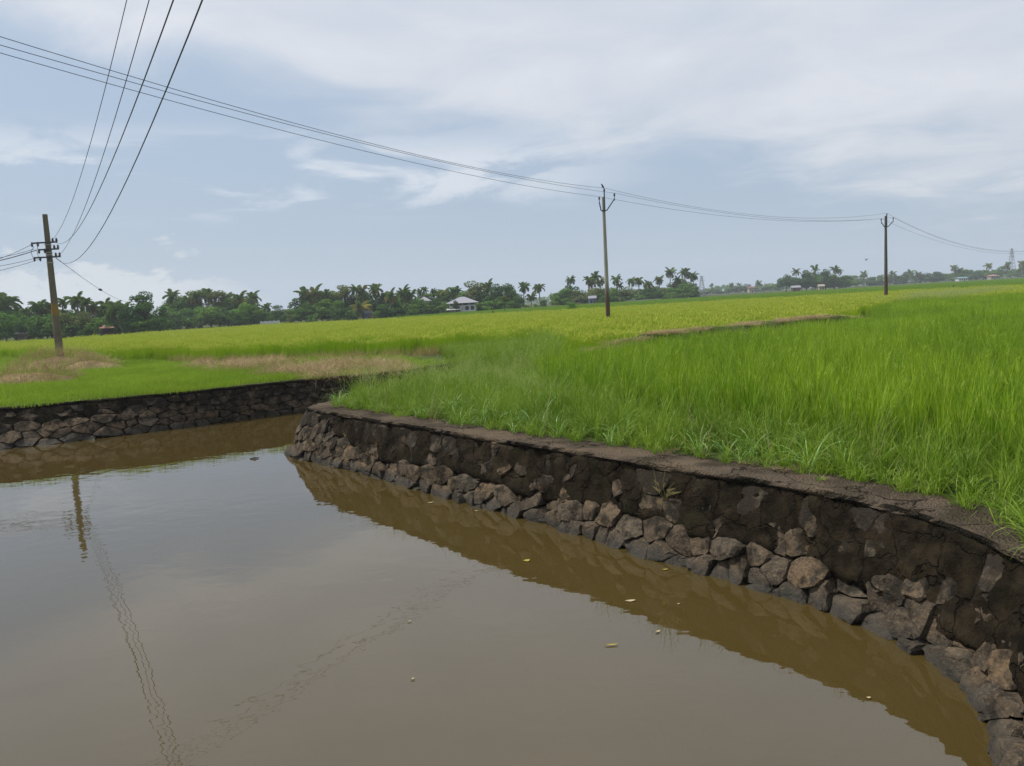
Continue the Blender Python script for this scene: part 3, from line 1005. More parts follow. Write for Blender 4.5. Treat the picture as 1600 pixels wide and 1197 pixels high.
p[:, 2] += .01
scatter("creeping_grass", p, *rs(len(p), .1, (.3, .6), (.6, .9)), tuft_src, "small tufts creeping onto the wall top", "grass")


def wisp(seed):
    rg_ = np.random.default_rng(seed)
    parts = []
    for _ in range(9):
        P, F = blades(1, (.65, 1.0), (.02, .3), (.1, .5), (.0035, .005), 3, rg_, .12)
        parts.append((P, F, 0))
        tip, prev = P[-1], P[-2]
        for k in range(12):
            q = tip + (prev - tip) * rg_.uniform(0, .9)
            P2, F2 = blades(1, (.07, .17), (.3, 1.2), (.2, .9), (.0022, .004), 2, rg_, .002)
            parts.append((P2 + q, F2, 1))
    return src("wispy_grass_mesh", parts, [M_grass, M_wisp])


wisp_src = [wisp(700 + i) for i in range(5)]
p = grid_pts([(-1.8, 21.4), (-0.6, 24.0), (0.5, 26.8), (1.0, 31.3), (1.6, 33.6), (1.6, 25.2), (1.0, 22.8), (0.6, 20)], 0.26)
scatter("tall_grass", p, *rs(len(p), .08, (1.0, 1.35)), tall_src, "tall grass hiding the ditch between the two rice fields", "grass")
p = grid_pts([(-2.6, 30.2), (-3.0, 33.8), (-0.9, 35.8), (1.5, 33.8), (1.0, 32.4), (-1.4, 30.2)], 0.34)
scatter("tall_grass", p, *rs(len(p), .08, (.6, .9)), tall_src, "weeds on the ditch bank below the ripening rice", "grass")
WISP = [(-4.1, 17.7), (-2.3, 16.5), (-0.6, 14.9), (0.6, 13.9), (1.0, 14.5), (0.6, 17), (0.8, 21), (0.9, 22.6), (1.5, 25), (0.2, 26), (-2.0, 21.2), (-3.9, 19.3)]
p = grid_pts(WISP, 0.46)
scatter("seeding_grass", p, *rs(len(p), .08, (.75, 1.1)), wisp_src, "wispy seeding grass at the point of the near bank", "grass")
p = grid_pts([(26, 57), (31, 60), (37, 70), (46, 76), (48, 72), (40, 64), (32, 56)], .5)
scatter("seeding_grass", p, *rs(len(p), .08, (1.2, 1.6)), wisp_src, "grey-green seeding grass in the field before the farther pole", "grass")

# short bright grass on the far bank
SHORT = [tuple(q) for q in offset(ft_s, -0.2)[60:190:4]] + [(-3.5, 30), (-5.2, 34.5), (-11, 36), (-15.5, 38), (-19, 41.3), (-24.8, 45.4), (-38.5, 58), (-50, 62), (-50, 12)]
short_src = [src("short_grass_mesh", [(*blades(230, (.08, .26), (.05, .7), (.2, 1.5), (.008, .014), 3, np.random.default_rng(800 + i), .62), 0)], [M_short]) for i in range(5)]
p = grid_pts(SHORT, 0.55)
rot, scl = rs(len(p), .05, (.85, 1.2))
hv = np.clip(1.0 + 1.1 * vnoise(p[:, :2], 4, 3, .35), .4, 2.2)
scl[:, 2] *= hv
scatter("short_grass", p, rot, scl, short_src, "bright green short grass on the far canal bank", "grass")
weed_src = [src("bank_weed_mesh", [(*blades(60, (.25, .5), (.1, .7), (.3, 1.6), (.012, .02), 3, np.random.default_rng(840 + i), .3), 0)], [M_short]) for i in range(3)]
p = grid_pts(SHORT, 1.6, dens=lambda X, Y: np.clip(.35 + .9 * vnoise(np.c_[X, Y], 14, 2, .25), 0, 1))
scatter("bank_weeds", p, *rs(len(p), .08, (.7, 1.2)), weed_src, "patches of taller weeds in the bank grass", "weeds")


def straw_patch(seed, n, size, lift):
    rg_ = np.random.default_rng(seed)
    P, F = blades(n, (.25, .6), (1.0, 1.55), (-.3, .9), (.006, .012), 3, rg_, size)
    zoff = np.repeat(rg_.uniform(.0, lift, n), 7)
    P[:, 2] += zoff
    return src("straw_mesh", [(P, F, 0)], [M_straw])


straw_src = [straw_patch(900 + i, 170, .62, .14) for i in range(4)]
STRAW = [tuple(on(a_, b_, 1.12)[:2]) for a_, b_ in ((290, 572), (340, 568), (420, 567), (520, 566), (600, 568), (650, 573), (640, 580), (570, 586), (490, 591), (430, 589), (360, 581), (300, 577))]
p = grid_pts(STRAW, .5, dens=lambda X, Y: np.clip(.75 + 1.3 * vnoise(np.c_[X, Y], 61, 3, .5), 0, 1))
scatter("straw_litter", p, *rs(len(p), .1, (.9, 1.3), (.9, 1.6)), straw_src, "pale dry straw laid along the bank below the ripening rice", "straw")
bq = smooth_line(resample(BUND_LINE, 90)[0], 4)
bt_ = np.gradient(bq, axis=0)
bt_ /= np.linalg.norm(bt_, axis=1)[:, None]
bn_ = np.stack([bt_[:, 1], -bt_[:, 0]], 1)
prof_ = [(-1.15, 0.0), (-.62, .68), (-.3, .84), (.1, .87), (.45, .80), (.72, .52), (1.2, 0.0)]
endf = np.clip(np.minimum(np.arange(90), 89 - np.arange(90)) / 20.0, 0, 1) ** .75
V, F = [], []
for i in range(90):
    wob = vnoise(np.array([[i * .21, k * .6] for k in range(7)]), 71, 3, 1.0)
    for k, (o_, z_) in enumerate(prof_):
        q_ = bq[i] + bn_[i] * (o_ + .12 * wob[k])
        V.append((q_[0], q_[1], GZ - .02 + z_ * endf[i] * (1 + .13 * wob[k])))
F = [(i * 7 + k, i * 7 + k + 1, i * 7 + 8 + k, i * 7 + 7 + k) for i in range(89) for k in range(6)]
tag(link("earth_bund", mesh_of("earth_bund", V, F, M_soil, True)), "raised earth bund dividing the green rice from the yellowing rice", None, None, "structure")
u_ = nrng.integers(7, 86, 330)
u_ = u_[vnoise(np.c_[u_ * .13, u_ * 0.0], 83, 2, 1.0) > -.45][:190]
o_ = nrng.uniform(-.45, .62, len(u_))
p = np.c_[bq[u_] + bn_[u_] * o_[:, None], GZ + .80 * endf[u_]]
scatter("straw_litter", p, *rs(len(p), .1, (.42, .62), (.6, 1.0)), straw_src, "pale dry straw drying along the top of the raised bund", "straw")
p = grid_pts([tuple(q) for q in offset(nt_s, -0.52)[40:215:5]] + [tuple(q) for q in offset(nt_s, -0.66)[40:215:5]][::-1], .3, dens=lambda X, Y: X * 0 + .22)
p[:, 2] += .03
scatter("straw_litter", p, *rs(len(p), .05, (.25, .45), (.2, .5)), straw_src, "stray dry stalks along the back edge of the wall top", "straw")


def heap(name, label, c, rx_, ry_, h, n, seed):
    rg_ = np.random.default_rng(seed)
    parts = []
    u_, v_ = np.meshgrid(np.linspace(0, 2 * np.pi, 25), np.linspace(0, 1, 9), indexing="ij")
    u_, v_ = u_.ravel(), v_.ravel()
    nz = 1 + .25 * vnoise(np.c_[np.cos(u_) * 2, np.sin(u_) * 2], seed, 3, 1)
    X, Y = rx_ * v_ * np.cos(u_) * nz, ry_ * v_ * np.sin(u_) * nz
    Z = h * np.cos(v_ * np.pi / 2) ** .8 * (1 + .2 * vnoise(np.c_[X, Y], seed + 1, 3, 1.5)) - .05
    F = [(i * 9 + j, (i + 1) * 9 + j, (i + 1) * 9 + j + 1, i * 9 + j + 1) for i in range(24) for j in range(8)]
    parts.append((np.c_[X, Y, Z * .48], F, 0))
    P, Fb = blades(n, (.35, .95), (.2, 1.4), (.2, 2.4), (.008, .016), 3, rg_, 1.0)
    d = np.sqrt(rg_.uniform(0, 1, n))
    a = rg_.uniform(0, 6.283, n)
    base_ = np.c_[rx_ * d * np.cos(a), ry_ * d * np.sin(a), h * np.cos(d * np.pi / 2) ** .8 * .62 * (1 + .5 * vnoise(np.c_[rx_ * d * np.cos(a), ry_ * d * np.sin(a)], seed + 9, 3, 1.6))]
    P = P.reshape(n, 7, 3)
    P[:, :, :2] -= P[:, :1, :2]
    P = (P + base_[:, None]).reshape(-1, 3)
    parts.append((P, Fb, 0))
    V, F, I = join(parts)
    I = np.array(I)
    nb_ = len(parts[0][1])
    green = np.repeat(rg_.uniform(0, 1, n) < .25, len(Fb) // n)
    I[nb_:] = np.where(green, 1, 0)
    return tag(link(name, mesh_of(name, V, F, [M_straw, M_short], False, I), None, c), label, "straw heap")


heap("straw_heap", "tawny straw heap at the foot of the leaning pole", (-22.9, 38.8, GZ), 2.4, 1.5, 1.4, 2600, 5)
heap("straw_heap", "lower straw heap near the frame edge in front of the leaning pole", (-19.3, 30.6, GZ), 2.1, 1.6, .9, 2000, 6)
heap("straw_heap", "smaller straw heap just beside the tallest heap by the leaning pole", (-20.6, 37.6, GZ), 1.5, 1.1, .95, 1300, 8)


# ------------------------------------------------------------------ poles and wires
def taper_post(h, w0, d0, w1, d1, below=.4):
    mb = MB()
    vs = []
    lv = 10
    for i in range(lv + 1):
        t = i / lv
        z_ = -below + (h + below) * t
        w, d = w0 + (w1 - w0) * t, d0 + (d1 - d0) * t
        c = .22
        for x_, y_ in ((-1, -1 + 2 * c), (-1 + 2 * c, -1), (1 - 2 * c, -1), (1, -1 + 2 * c), (1, 1 - 2 * c), (1 - 2 * c, 1), (-1 + 2 * c, 1), (-1, 1 - 2 * c)):
            vs.append((x_ * w / 2, y_ * d / 2, z_))
    fs = [(i * 8 + k, i * 8 + (k + 1) % 8, i * 8 + 8 + (k + 1) % 8, i * 8 + 8 + k) for i in range(lv) for k in range(8)]
    fs.append(tuple(range(7, -1, -1)))
    fs.append(tuple(lv * 8 + k for k in range(8)))
    return mb.add(vs, fs)


def insulator_mesh():
    mb = MB()
    mb.tube([(0, 0, -.1), (0, 0, .02)], .014, 6)
    prof = [(.0, .03), (.02, .075), (.06, .08), (.075, .045), (.095, .042), (.11, .072), (.15, .066), (.17, .04), (.21, .035), (.22, .01)]
    mb.tube([(0, 0, z_) for z_, _ in prof], [r_ for _, r_ in prof], 10)
    return mb.mesh("insulator", M_porc, True)


INS = insulator_mesh()

# leaning pole on the far bank
b1, t1 = Vector((-23.40, 40, GZ)), Vector((-23.34, 40, 8.95))
pole1 = empty("utility_pole", b1, "mossy leaning concrete pole with three cross arms rising from the straw heap", "utility pole", "concrete electricity poles")
link("post", taper_post(t1.z - GZ, .36, .30, .21, .19).mesh("post", M_pole1), pole1, None, (0, math.atan2(.06, 7.9), 0))
for zz_, xl, xr in ((7.52, -.74, .58), (7.17, -.42, .62), (6.78, -.70, .66)):
    arm = MB().box((0, 0, 0), (xr - xl, .07, .075)).obj("cross_arm", M_steel, pole1, False, ((xl + xr) / 2 + .04, -.16, zz_ - GZ))
    for x_ in (xl + .02, xl + .32, xr - .22, xr - .03):
        link("insulator", INS, pole1, (x_ + .04, -.16, zz_ - GZ + .04 if x_ > 0 else zz_ - GZ - .02), (0, 0 if x_ > 0 else math.pi, 0), .8)
for zz_ in (7.42, 7.02, 6.9, 6.5):
    MB().box((0, 0, 0), (.262, .242, .035)).obj("band", M_band, pole1, False, (.05, 0, zz_ - GZ))
for k_ in range(2):
    MB().tube([(-.66 + .3 * k_, -.2, 7.5 - GZ), (-.56 + .2 * k_, -.24, 7.3 - GZ), (-.72 + .3 * k_, -.24, 7.12 - GZ), (-.68 + .3 * k_, -.22, 6.8 - GZ)], .012, 5).obj("jumper_wire", M_wire, pole1)


def v_pole(base, top_z, label, mat, w0, w1, vz, armw, pinz):
    root = empty("utility_pole", base, label, "utility pole", "concrete electricity poles")
    link("post", taper_post(top_z - base.z, w0, w0 * .8, w1, w1 * .8).mesh("post", mat), root)
    h = base.z
    xL, xR, zL, zR = armw
    for x_, z_ in ((xL, zL), (xR, zR)):
        sg = 1 if x_ > 0 else -1
        MB().tube([(sg * .06, -.12, vz - h), (sg * .2, -.12, vz - h + .02), (x_, -.12, z_ - h - .18)], .042, 6).obj("bracket_arm", M_steel, root)
        MB().tube([(x_, -.12, z_ - h - .3), (x_, -.12, z_ - h)], .026, 6).obj("pin", M_steel, root)
        link("insulator", INS, root, (x_, -.12, z_ - h), None, .95)
    MB().tube([(.06, -.1, vz - h), (.06, -.1, pinz - h)], .045, 6).obj("pole_pin", M_steel, root)
    link("insulator", INS, root, (.06, -.1, pinz - h), None, .95)
    MB().box((0, 0, 0), (w1 + .07, w1 + .05, .07)).obj("clamp", M_steel, root, False, (0, 0, vz - h))
    return root


v_pole(Vector((6.72, 52, GZ)), 9.86, "pale grey concrete pole with a V bracket standing in the yellowing rice", M_pole2, .31, .18, 8.95, (-.29, .72, 9.68, 9.86), 10.2)
v_pole(Vector((38.95, 79.4, GZ)), 9.95, "dark farther concrete pole with a V bracket beyond the straw bund", M_pole3, .36, .2, 8.85, (-.52, .70, 9.5, 9.55), 10.0)


def span(a, b, sag, n=40):
    a, b = Vector(a), Vector(b)
    return [a.lerp(b, i / n) - Vector((0, 0, 4 * sag * (i / n) * (1 - i / n))) for i in range(n + 1)]


def wire(label, spans, r_=.011, group=None):
    pts = []
    for q in spans:
        pts += q if not pts else q[1:]
    o = MB().tube(pts, r_, 5).obj("overhead_wire", M_wire)
    return tag(o, label, "wire", group)


G1 = "wires from the leaning pole passing overhead"
wire("overhead wire from the upper arm of the leaning pole, nearest the pole top", [span((-23.0, 39.84, 7.66), (10.43, -12, 14.95), 2.54)], .0075, G1)
wire("second overhead wire from the leaning pole, crossing another near the pole", [span((-22.94, 39.84, 6.72), (10.36, -12, 13.7), 2.43)], .0075, G1)
wire("third overhead wire from the leaning pole, starting at the upper arm tip", [span((-22.94, 39.84, 7.54), (9.26, -12, 9.1), 2.27)], .0075, G1)
wire("lowest sagging overhead wire from the bottom arm of the leaning pole", [span((-22.94, 39.84, 6.70), (9.77, -12, 10.8), 2.99)], .0085, G1)
G2 = "wires leaving the leaning pole towards the frame edge"
for lab, a, z1, sg, rr_ in (("top thin wire leaving the leaning pole away from the fields", (-24.0, 39.84, 7.5), (0, 383), .35, .012),
                            ("thick middle cable leaving the leaning pole away from the fields", (-23.9, 39.84, 7.16), (0, 394), .22, .022),
                            ("thinner wire just above the thick cable at the leaning pole", (-24.0, 39.84, 7.22), (0, 391), .2, .012),
                            ("lowest pair wire, upper one, from the bottom arm of the leaning pole", (-24.0, 39.84, 6.76), (0, 404), .2, .011),
                            ("lowest pair wire, under one, from the bottom arm of the leaning pole", (-23.7, 39.84, 6.72), (0, 408), .25, .011)):
    e_ = at(z1[0], z1[1], 38.0)
    d_ = (e_ - Vector(a))
    wire(lab, [span(a, Vector(a) + d_ * 6, sg * 3.2)], rr_, G2)
e_ = at(214, 470, 141)
wire("thin stay wire sloping from the leaning pole to the tall dark tree", [span((-22.94, 39.84, 6.74), e_, 1.0)], .014)
fit_ = span((-22.94, 39.84, 6.74), e_, 1.0, 400)
best = min(fit_, key=lambda q: (q - at(161, 445, q.y)).length / q.y)
mb = MB().tube([best + Vector((-.16, -.02, .05)), best + Vector((-.06, 0, .02)), best + Vector((.06, 0, -.02)), best + Vector((.16, .02, -.05))], [.03, .1, .1, .03], 8)
tag(mb.obj("wire_insulator", M_porc, None, True), "small dark strain insulator halfway along the thin stay wire", "insulator")
G3 = "three wires across the fields"
wire("topmost of the three wires running across the fields to both far poles", [span((-25.733, -6.55, 12.93), (6.78, 51.9, 10.42), 1.81), span((6.78, 51.9, 10.42), (39.01, 79.3, 10.22), 1.12), span((39.01, 79.3, 10.22), (84.25, 105, 11.07), 4.58)], .0095, G3)
wire("middle one of the three wires running across the fields", [span((-16.578, 11.857, 10.64), (7.44, 51.88, 10.06), .71), span((7.44, 51.88, 10.06), (39.65, 79.28, 9.76), .94), span((39.65, 79.28, 9.76), (81.33, 105, 9.41), 3.58)], .0095, G3)
wire("lowest of the three wires running across the fields", [span((-23.086, 1.406, 11.83), (6.43, 51.88, 9.88), 1.15), span((6.43, 51.88, 9.88), (38.43, 79.28, 9.7), .83), span((38.43, 79.28, 9.7), (75.59, 105, 6.5), 1.9)], .0095, G3)


def bird(name, label, loc, rz, wings):
    mb = MB()
    ln = .2
    mb.tube([(-.14, 0, -.06), (-.09, 0, -.02), (-.02, 0, 0), (.05, 0, .035), (.09, 0, .07), (.115, 0, .07), (.15, 0, .062)], [.008, .025, .048, .042, .026, .024, .003], 8)
    mb.add([(-.08, -.012, -.02), (-.08, .012, -.02), (-.25, .03, -.13), (-.25, -.03, -.13), (-.25, 0, -.115)], [(0, 1, 2, 4), (0, 4, 3)])
    for sg in (-1, 1):
        if wings:
            mb.add([(.04, sg * .03, .02), (-.06, sg * .03, .01), (-.03, sg * .2, .12), (.05, sg * .18, .13), (-.06, sg * .4, .10)], [(0, 1, 2, 3), (3, 2, 4)])
        else:
            mb.add([(.05, sg * .042, .03), (-.05, sg * .05, .0), (-.16, sg * .02, -.07), (.0, sg * .045, -.03)], [(0, 1, 2, 3)])
            mb.tube([(.0, sg * .015, -.03), (.005, sg * .015, -.085)], .005, 4)
    o = mb.obj(name, M_bird, None, True, loc)
    o.rotation_euler = (0, 0 if wings else -.6, rz)
    o.scale = (1.25,) * 3 if not wings else (.8,) * 3
    return tag(o, label, "bird")


bird("perched_bird", "small dark bird perched on the top wire beside the pale pole", at(941.5, 292.4, 51.6) + Vector((0, 0, .05)), 2.6, False)
bird("flying_bird", "dark bird flying over the fields before the farther pole", at(1354, 406, 60), 0.5, True)
bird("flying_bird", "dark bird skimming low over the rice near the frame edge", at(1490, 447, 70), 0.1, True)

# ------------------------------------------------------------------ trees
def crown_mesh(name, seed, mat, n=1000, lobes=9, leaf=(.05, .10), flat=.8, open_=0.0):
    """a unit crown (radius about 1, base at 0, top about 2) of leaf clumps spread over uneven lobes"""
    rg_ = np.random.default_rng(seed)
    ctr, rad_ = [], []
    for k in range(lobes):
        a = rg_.uniform(0, 6.283)
        h_ = rg_.uniform(.25, 1.75)
        rr_ = rg_.uniform(.1, .75) * (1 - .5 * abs(h_ - .8))
        ctr.append((rr_ * math.cos(a), rr_ * math.sin(a), h_))
        rad_.append(rg_.uniform(.32, .56) * (1 - .2 * h_ / 2))
    ctr, rad_ = np.array(ctr), np.array(rad_)
    wgt = rad_ ** 2 / np.sum(rad_ ** 2)
    li = rg_.choice(lobes, n, p=wgt)
    d = rg_.normal(size=(n, 3))
    d /= np.linalg.norm(d, axis=1)[:, None]
    rr_ = rg_.uniform(.55, 1.08, n) ** .6
    P = ctr[li] + d * (rad_[li] * rr_)[:, None] * np.array([1, 1, flat])
    P[:, 2] = np.maximum(P[:, 2], .02)
    sz = rg_.uniform(*leaf, n)
    nn = d + rg_.normal(0, .55, (n, 3)) + np.array([0, 0, .35])
    nn /= np.linalg.norm(nn, axis=1)[:, None]
    t_ = np.cross(nn, rg_.normal(size=(n, 3)))
    t_ /= np.linalg.norm(t_, axis=1)[:, None]
    b_ = np.cross(nn, t_)
    w1_, w2_ = sz[:, None], (sz * rg_.uniform(.5, .8, n))[:, None]
    V = np.stack([P - t_ * w1_, P + b_ * w2_ + nn * w2_ * .2, P + t_ * w1_, P - b_ * w2_ - nn * w2_ * .1], 1).reshape(-1, 3)
    F = [(4 * i, 4 * i + 1, 4 * i + 2, 4 * i + 3) for i in range(n)]
    return mesh_of(name, V, F, mat)


def trunk_mesh(seed):
    """unit trunk: height 1, with limbs"""
    r2 = random.Random(seed)
    mb = MB()
    bend = r2.uniform(-.06, .06)
    mb.tube([(0, 0, -.04), (bend * .3, 0, .2), (bend, bend * .5, .45), (bend * .8, 0, .75)], [.036, .028, .022, .012], 7)
    for k in range(5):
        a = r2.uniform(0, 6.28)
        z_ = r2.uniform(.3, .5)
        e_ = (bend + math.cos(a) * r2.uniform(.14, .26), math.sin(a) * r2.uniform(.14, .26), z_ + r2.uniform(.2, .36))
        mb.tube([(bend * .9, 0, z_), (bend + e_[0] * .5, e_[1] * .5, z_ + .1), e_], [.013, .010, .004], 5)
    return mb.mesh("trunk", M_bark, True)


CROWN = {}
for mi, mt in enumerate(M_fol):
    for v in range(4):
        CROWN[(mi, v)] = crown_mesh("crown", 40 + mi * 10 + v, mt, 2300, 11 + v, (.035, .085))
BUSHM = {}
for mi, mt in enumerate(M_fol):
    for v in range(3):
        BUSHM[(mi, v)] = crown_mesh("bush", 140 + mi * 10 + v, mt, 1300, 9, (.05, .10), .85)
TRUNK = [trunk_mesh(s_) for s_ in range(5)]


def frond_mesh(seed, mat, droop):
    """unit frond, 1 long along +X, arching, with hanging leaflets"""
    rg_ = random.Random(seed)
    mb = MB()
    n = 12
    pts = []
    x_ = z_ = 0.0
    th = .35
    for i in range(n + 1):
        pts.append(Vector((x_, 0, z_)))
        x_ += math.cos(th) / n
        z_ += math.sin(th) / n
        th -= droop / n * (1 + .6 * i / n)
    mb.tube(pts, [.012 - .009 * i / n for i in range(n + 1)], 4, False)
    for i in range(1, n * 2):
        t_ = i / (n * 2)
        q = pts[int(t_ * n)].lerp(pts[min(int(t_ * n) + 1, n)], t_ * n - int(t_ * n))
        ln = .36 * (math.sin(math.pi * (.12 + .8 * t_)) ** .7) * rg_.uniform(.85, 1.1)
        for sg in (-1, 1):
            d_ = Vector((.45, sg * .75, -.45 - rg_.uniform(0, .4))).normalized()
            e_ = q + d_ * ln * .55
            g_ = e_ + (d_ + Vector((0, 0, -.55))).normalized() * ln * .5
            w_ = Vector((.03, 0, .016))
            mb.add([q - w_, q + w_, e_ + w_, e_ - w_, g_], [(0, 1, 2, 3), (3, 2, 4)])
    return mb.mesh("frond", mat)


FROND = [[frond_mesh(i, mt, d_) for i, d_ in enumerate((1.15, 1.75, 2.3))] for mt in (M_frond, M_frondy, M_frondd)]


def frond_set(seed, n, style):
    """list of (mesh, yaw, pitch, scale) for one palm head"""
    rg_ = random.Random(seed)
    res = []
    for k in range(n):
        t_ = k / n
        pitch = -(1.05 - 1.75 * t_) + rg_.uniform(-.3, .3)          # young fronds up, old ones down
        mt = 0
        if style == 1 and rg_.random() < .5:
            mt = 1
        if t_ > .8 and (style == 2 or rg_.random() < .25):
            mt = 2 if style == 2 else 1
        res.append((FROND[mt][0 if t_ < .3 else 1 if t_ < .65 else 2], k * 2.4 + rg_.uniform(-.5, .5), pitch, rg_.uniform(.7, 1.15)))
    return res


def head_mesh(seed, n, style):
    V, F, I, o = [], [], [], 0
    mats = [M_frond, M_frondy, M_frondd]
    for me, yaw, pit, s_ in frond_set(seed, n, style):
        Mx = Euler((0, pit, yaw)).to_matrix() * s_
        V += [tuple(Mx @ v.co) for v in me.vertices]
        F += [tuple(i + o for i in q.vertices) for q in me.polygons]
        I += [mats.index(me.materials[0])] * len(me.polygons)
        o += len(me.vertices)
    return mesh_of("crown", V, F, mats, False, I)


HEADS = [head_mesh(60 + i, 15, i % 3) for i in range(5)]


def palm_trunk(h, bend, r_):
    mb = MB()
    n = 8
    mb.tube([(bend * (1 - (1 - i / n) ** 2), 0, h * i / n - (.15 if i == 0 else 0)) for i in range(n + 1)], [r_ * (1.25 - .5 * i / n) for i in range(n + 1)], 7)
    return mb.mesh("trunk", M_ptrunk, True)


ORD = ["first", "second", "third", "fourth", "fifth", "sixth", "seventh", "eighth", "ninth", "tenth", "eleventh", "twelfth", "thirteenth", "fourteenth", "fifteenth", "sixteenth", "seventeenth", "eighteenth",
       "nineteenth", "twentieth", "twenty-first", "twenty-second", "twenty-third", "twenty-fourth", "twenty-fifth", "twenty-sixth", "twenty-seventh", "twenty-eighth", "twenty-ninth", "thirtieth"]
PLANTED = {}


def remember(stand, kind, px, root):
    PLANTED.setdefault((stand, kind), []).append((px, root))


def palm(stand, px, py, r_px, Y, style=0, detail=True, lean=0.0, note=None):
    """palm head centred on that direction at distance Y, standing on the field level"""
    c = at(px, py, Y)
    r_ = r_px / FPX * Y
    h = c.z - GZ
    seed = int(px * 7 + py)
    bend = lean if lean else random.Random(seed).uniform(-.06, .06) * h
    root = empty("coconut_palm", (c.x - bend, Y, GZ), note or "", "palm tree", "coconut palms along the edge of the fields", 0)
    link("trunk", palm_trunk(h, bend, .13 + .006 * h), root)
    if detail:
        for me, yaw, pit, s_ in frond_set(seed, 21, style):
            link("frond", me, root, (bend, 0, h), (0, pit, yaw), r_ * s_ * 1.3)
    else:
        link("crown", HEADS[(seed + style) % 5], root, (bend, 0, h), (0, 0, seed), r_ * 1.4)
    remember(stand, "coconut palm", px, root)
    if note:
        root["label"] = note
        root["noted"] = 1
    return root


def tree(stand, px, top, bot, w_px, Y, mi=0, low=.12, note=None, name="broadleaf_tree"):
    """crown from image heights top..bot (the trunk below it reaches the ground)"""
    a, b = at(px, top, Y), at(px, bot, Y)
    seed = int(px * 13 + top)
    r2 = random.Random(seed)
    h = a.z - GZ
    w_ = w_px / FPX * Y / 2
    cb = max(b.z - GZ, h * low)
    root = empty(name, (a.x, Y, GZ), note or "", "tree", "broadleaf trees along the edge of the fields")
    link("trunk", TRUNK[seed % 5], root, None, (0, 0, r2.uniform(0, 6)), (h * .8, h * .8, h))
    link("crown", CROWN[(mi, seed % 4)], root, (0, 0, cb), (0, 0, r2.uniform(0, 6)), (w_ * 1.5, w_ * 1.5, (h - cb) / 2.0))
    remember(stand, "broad-crowned tree", px, root)
    if note:
        root["noted"] = 1
    return root


def bush(stand, px, top, w_px, Y, mi=0, note=None, bot=None):
    a = at(px, top, Y)
    h = max(a.z - GZ, .5)
    seed = int(px * 17 + top)
    r2 = random.Random(seed)
    w_ = w_px / FPX * Y / 2
    o = link("bush", BUSHM[(mi, seed % 3)], None, (a.x, Y, GZ - .1), (0, 0, r2.uniform(0, 6)), (w_ * 1.35, w_ * 1.35, (h + .1) / 1.95))
    tag(o, note or "", "bush", "bushes at the foot of the groves")
    remember(stand, "leafy bush", px, o)
    if note:
        o["noted"] = 1
    return o


def fill(stand, x0, x1, step, top0, top1, w_, Y, mis=(0, 1, 1, 3)):
    r2 = random.Random(int(x0 * 3 + Y))
    x_ = x0
    while x_ < x1:
        t_ = (x_ - x0) / (x1 - x0)
        bush(stand, x_ + r2.uniform(-.3, .3) * step, top0 + (top1 - top0) * t_ + r2.uniform(-5, 4), w_ * r2.uniform(.8, 1.25), Y + r2.uniform(-4, 4), r2.choice(mis))
        x_ += step * r2.uniform(.8, 1.2)


# A: grove behind the leaning pole
A = "grove behind the leaning pole"
for q in ((6, 476, 20, 0), (38, 488, 10, 0), (61, 478, 13, 0), (79, 478, 11, 0), (97, 473, 9, 0), (120, 471, 14, 0), (134, 475, 12, 0), (147, 481, 10, 2), (164, 478, 13, 0), (192, 482, 12, 0)):
    palm(A, q[0], q[1], q[2], 146 + (q[0] * 7 % 9), q[3])
palm(A, 178, 486, 19, 139, 0, True, -2.0, "big low coconut palm with spread fronds over the brown hut")
tree(A, 219, 455, 500, 34, 142, 0, .2, "tall dark tree at the end of the grove behind the leaning pole")
tree(A, 212, 474, 512, 46, 140, 0)
tree(A, 250, 478, 512, 22, 150, 0)
tree(A, 90, 482, 515, 40, 150, 1)
tree(A, 28, 486, 515, 34, 150, 0)
for q in ((10, 491, 40, 3), (52, 492, 36, 1), (80, 494, 34, 1), (105, 490, 36, 2), (128, 489, 34, 2), (148, 496, 30, 1), (222, 500, 34, 1), (245, 497, 26, 0), (262, 503, 16, 0), (33, 502, 26, 0), (70, 503, 30, 0), (116, 503, 34, 1), (137, 506, 24, 3), (-14, 488, 40, 0), (205, 502, 18, 0), (195, 500, 20, 0)):
    bush(A, q[0], q[1], q[2], 138, q[3])

B = "grove between the leaning pole and the gap"
YB = 190
for q in ((268, 463, 12, 0), (292, 472, 14, 1), (325, 462, 13, 0), (354, 468, 12, 0), (373, 468, 15, 1), (394, 465, 12, 0), (305, 464, 11, 2), (415, 481, 9, 0)):
    palm(B, q[0], q[1], q[2], YB + (q[0] * 5 % 11), q[3])
tree(B, 307, 454, 482, 30, YB + 9, 2)
tree(B, 338, 455, 480, 28, YB + 8, 2)
tree(B, 358, 464, 492, 30, YB + 6, 1)
tree(B, 278, 470, 498, 24, YB + 6, 0)
tree(B, 392, 472, 500, 34, YB + 2, 1)
tree(B, 430, 477, 498, 22, YB + 30, 0)
tree(B, 450, 477, 492, 14, YB + 34, 0, .3, "small dark round tree in the gap before the next grove")
tree(B, 441, 484, 498, 14, YB + 30, 1)
for q in ((331, 479, 46, 1), (290, 485, 30, 0), (388, 475, 32, 3), (407, 483, 26, 1), (364, 487, 24, 0), (310, 490, 32, 1), (275, 496, 24, 0), (348, 492, 34, 0), (420, 489, 18, 1), (266, 500, 14, 1), (398, 494, 24, 0), (455, 492, 16, 2), (376, 495, 26, 0)):
    bush(B, q[0], q[1], q[2], YB - 2, q[3])

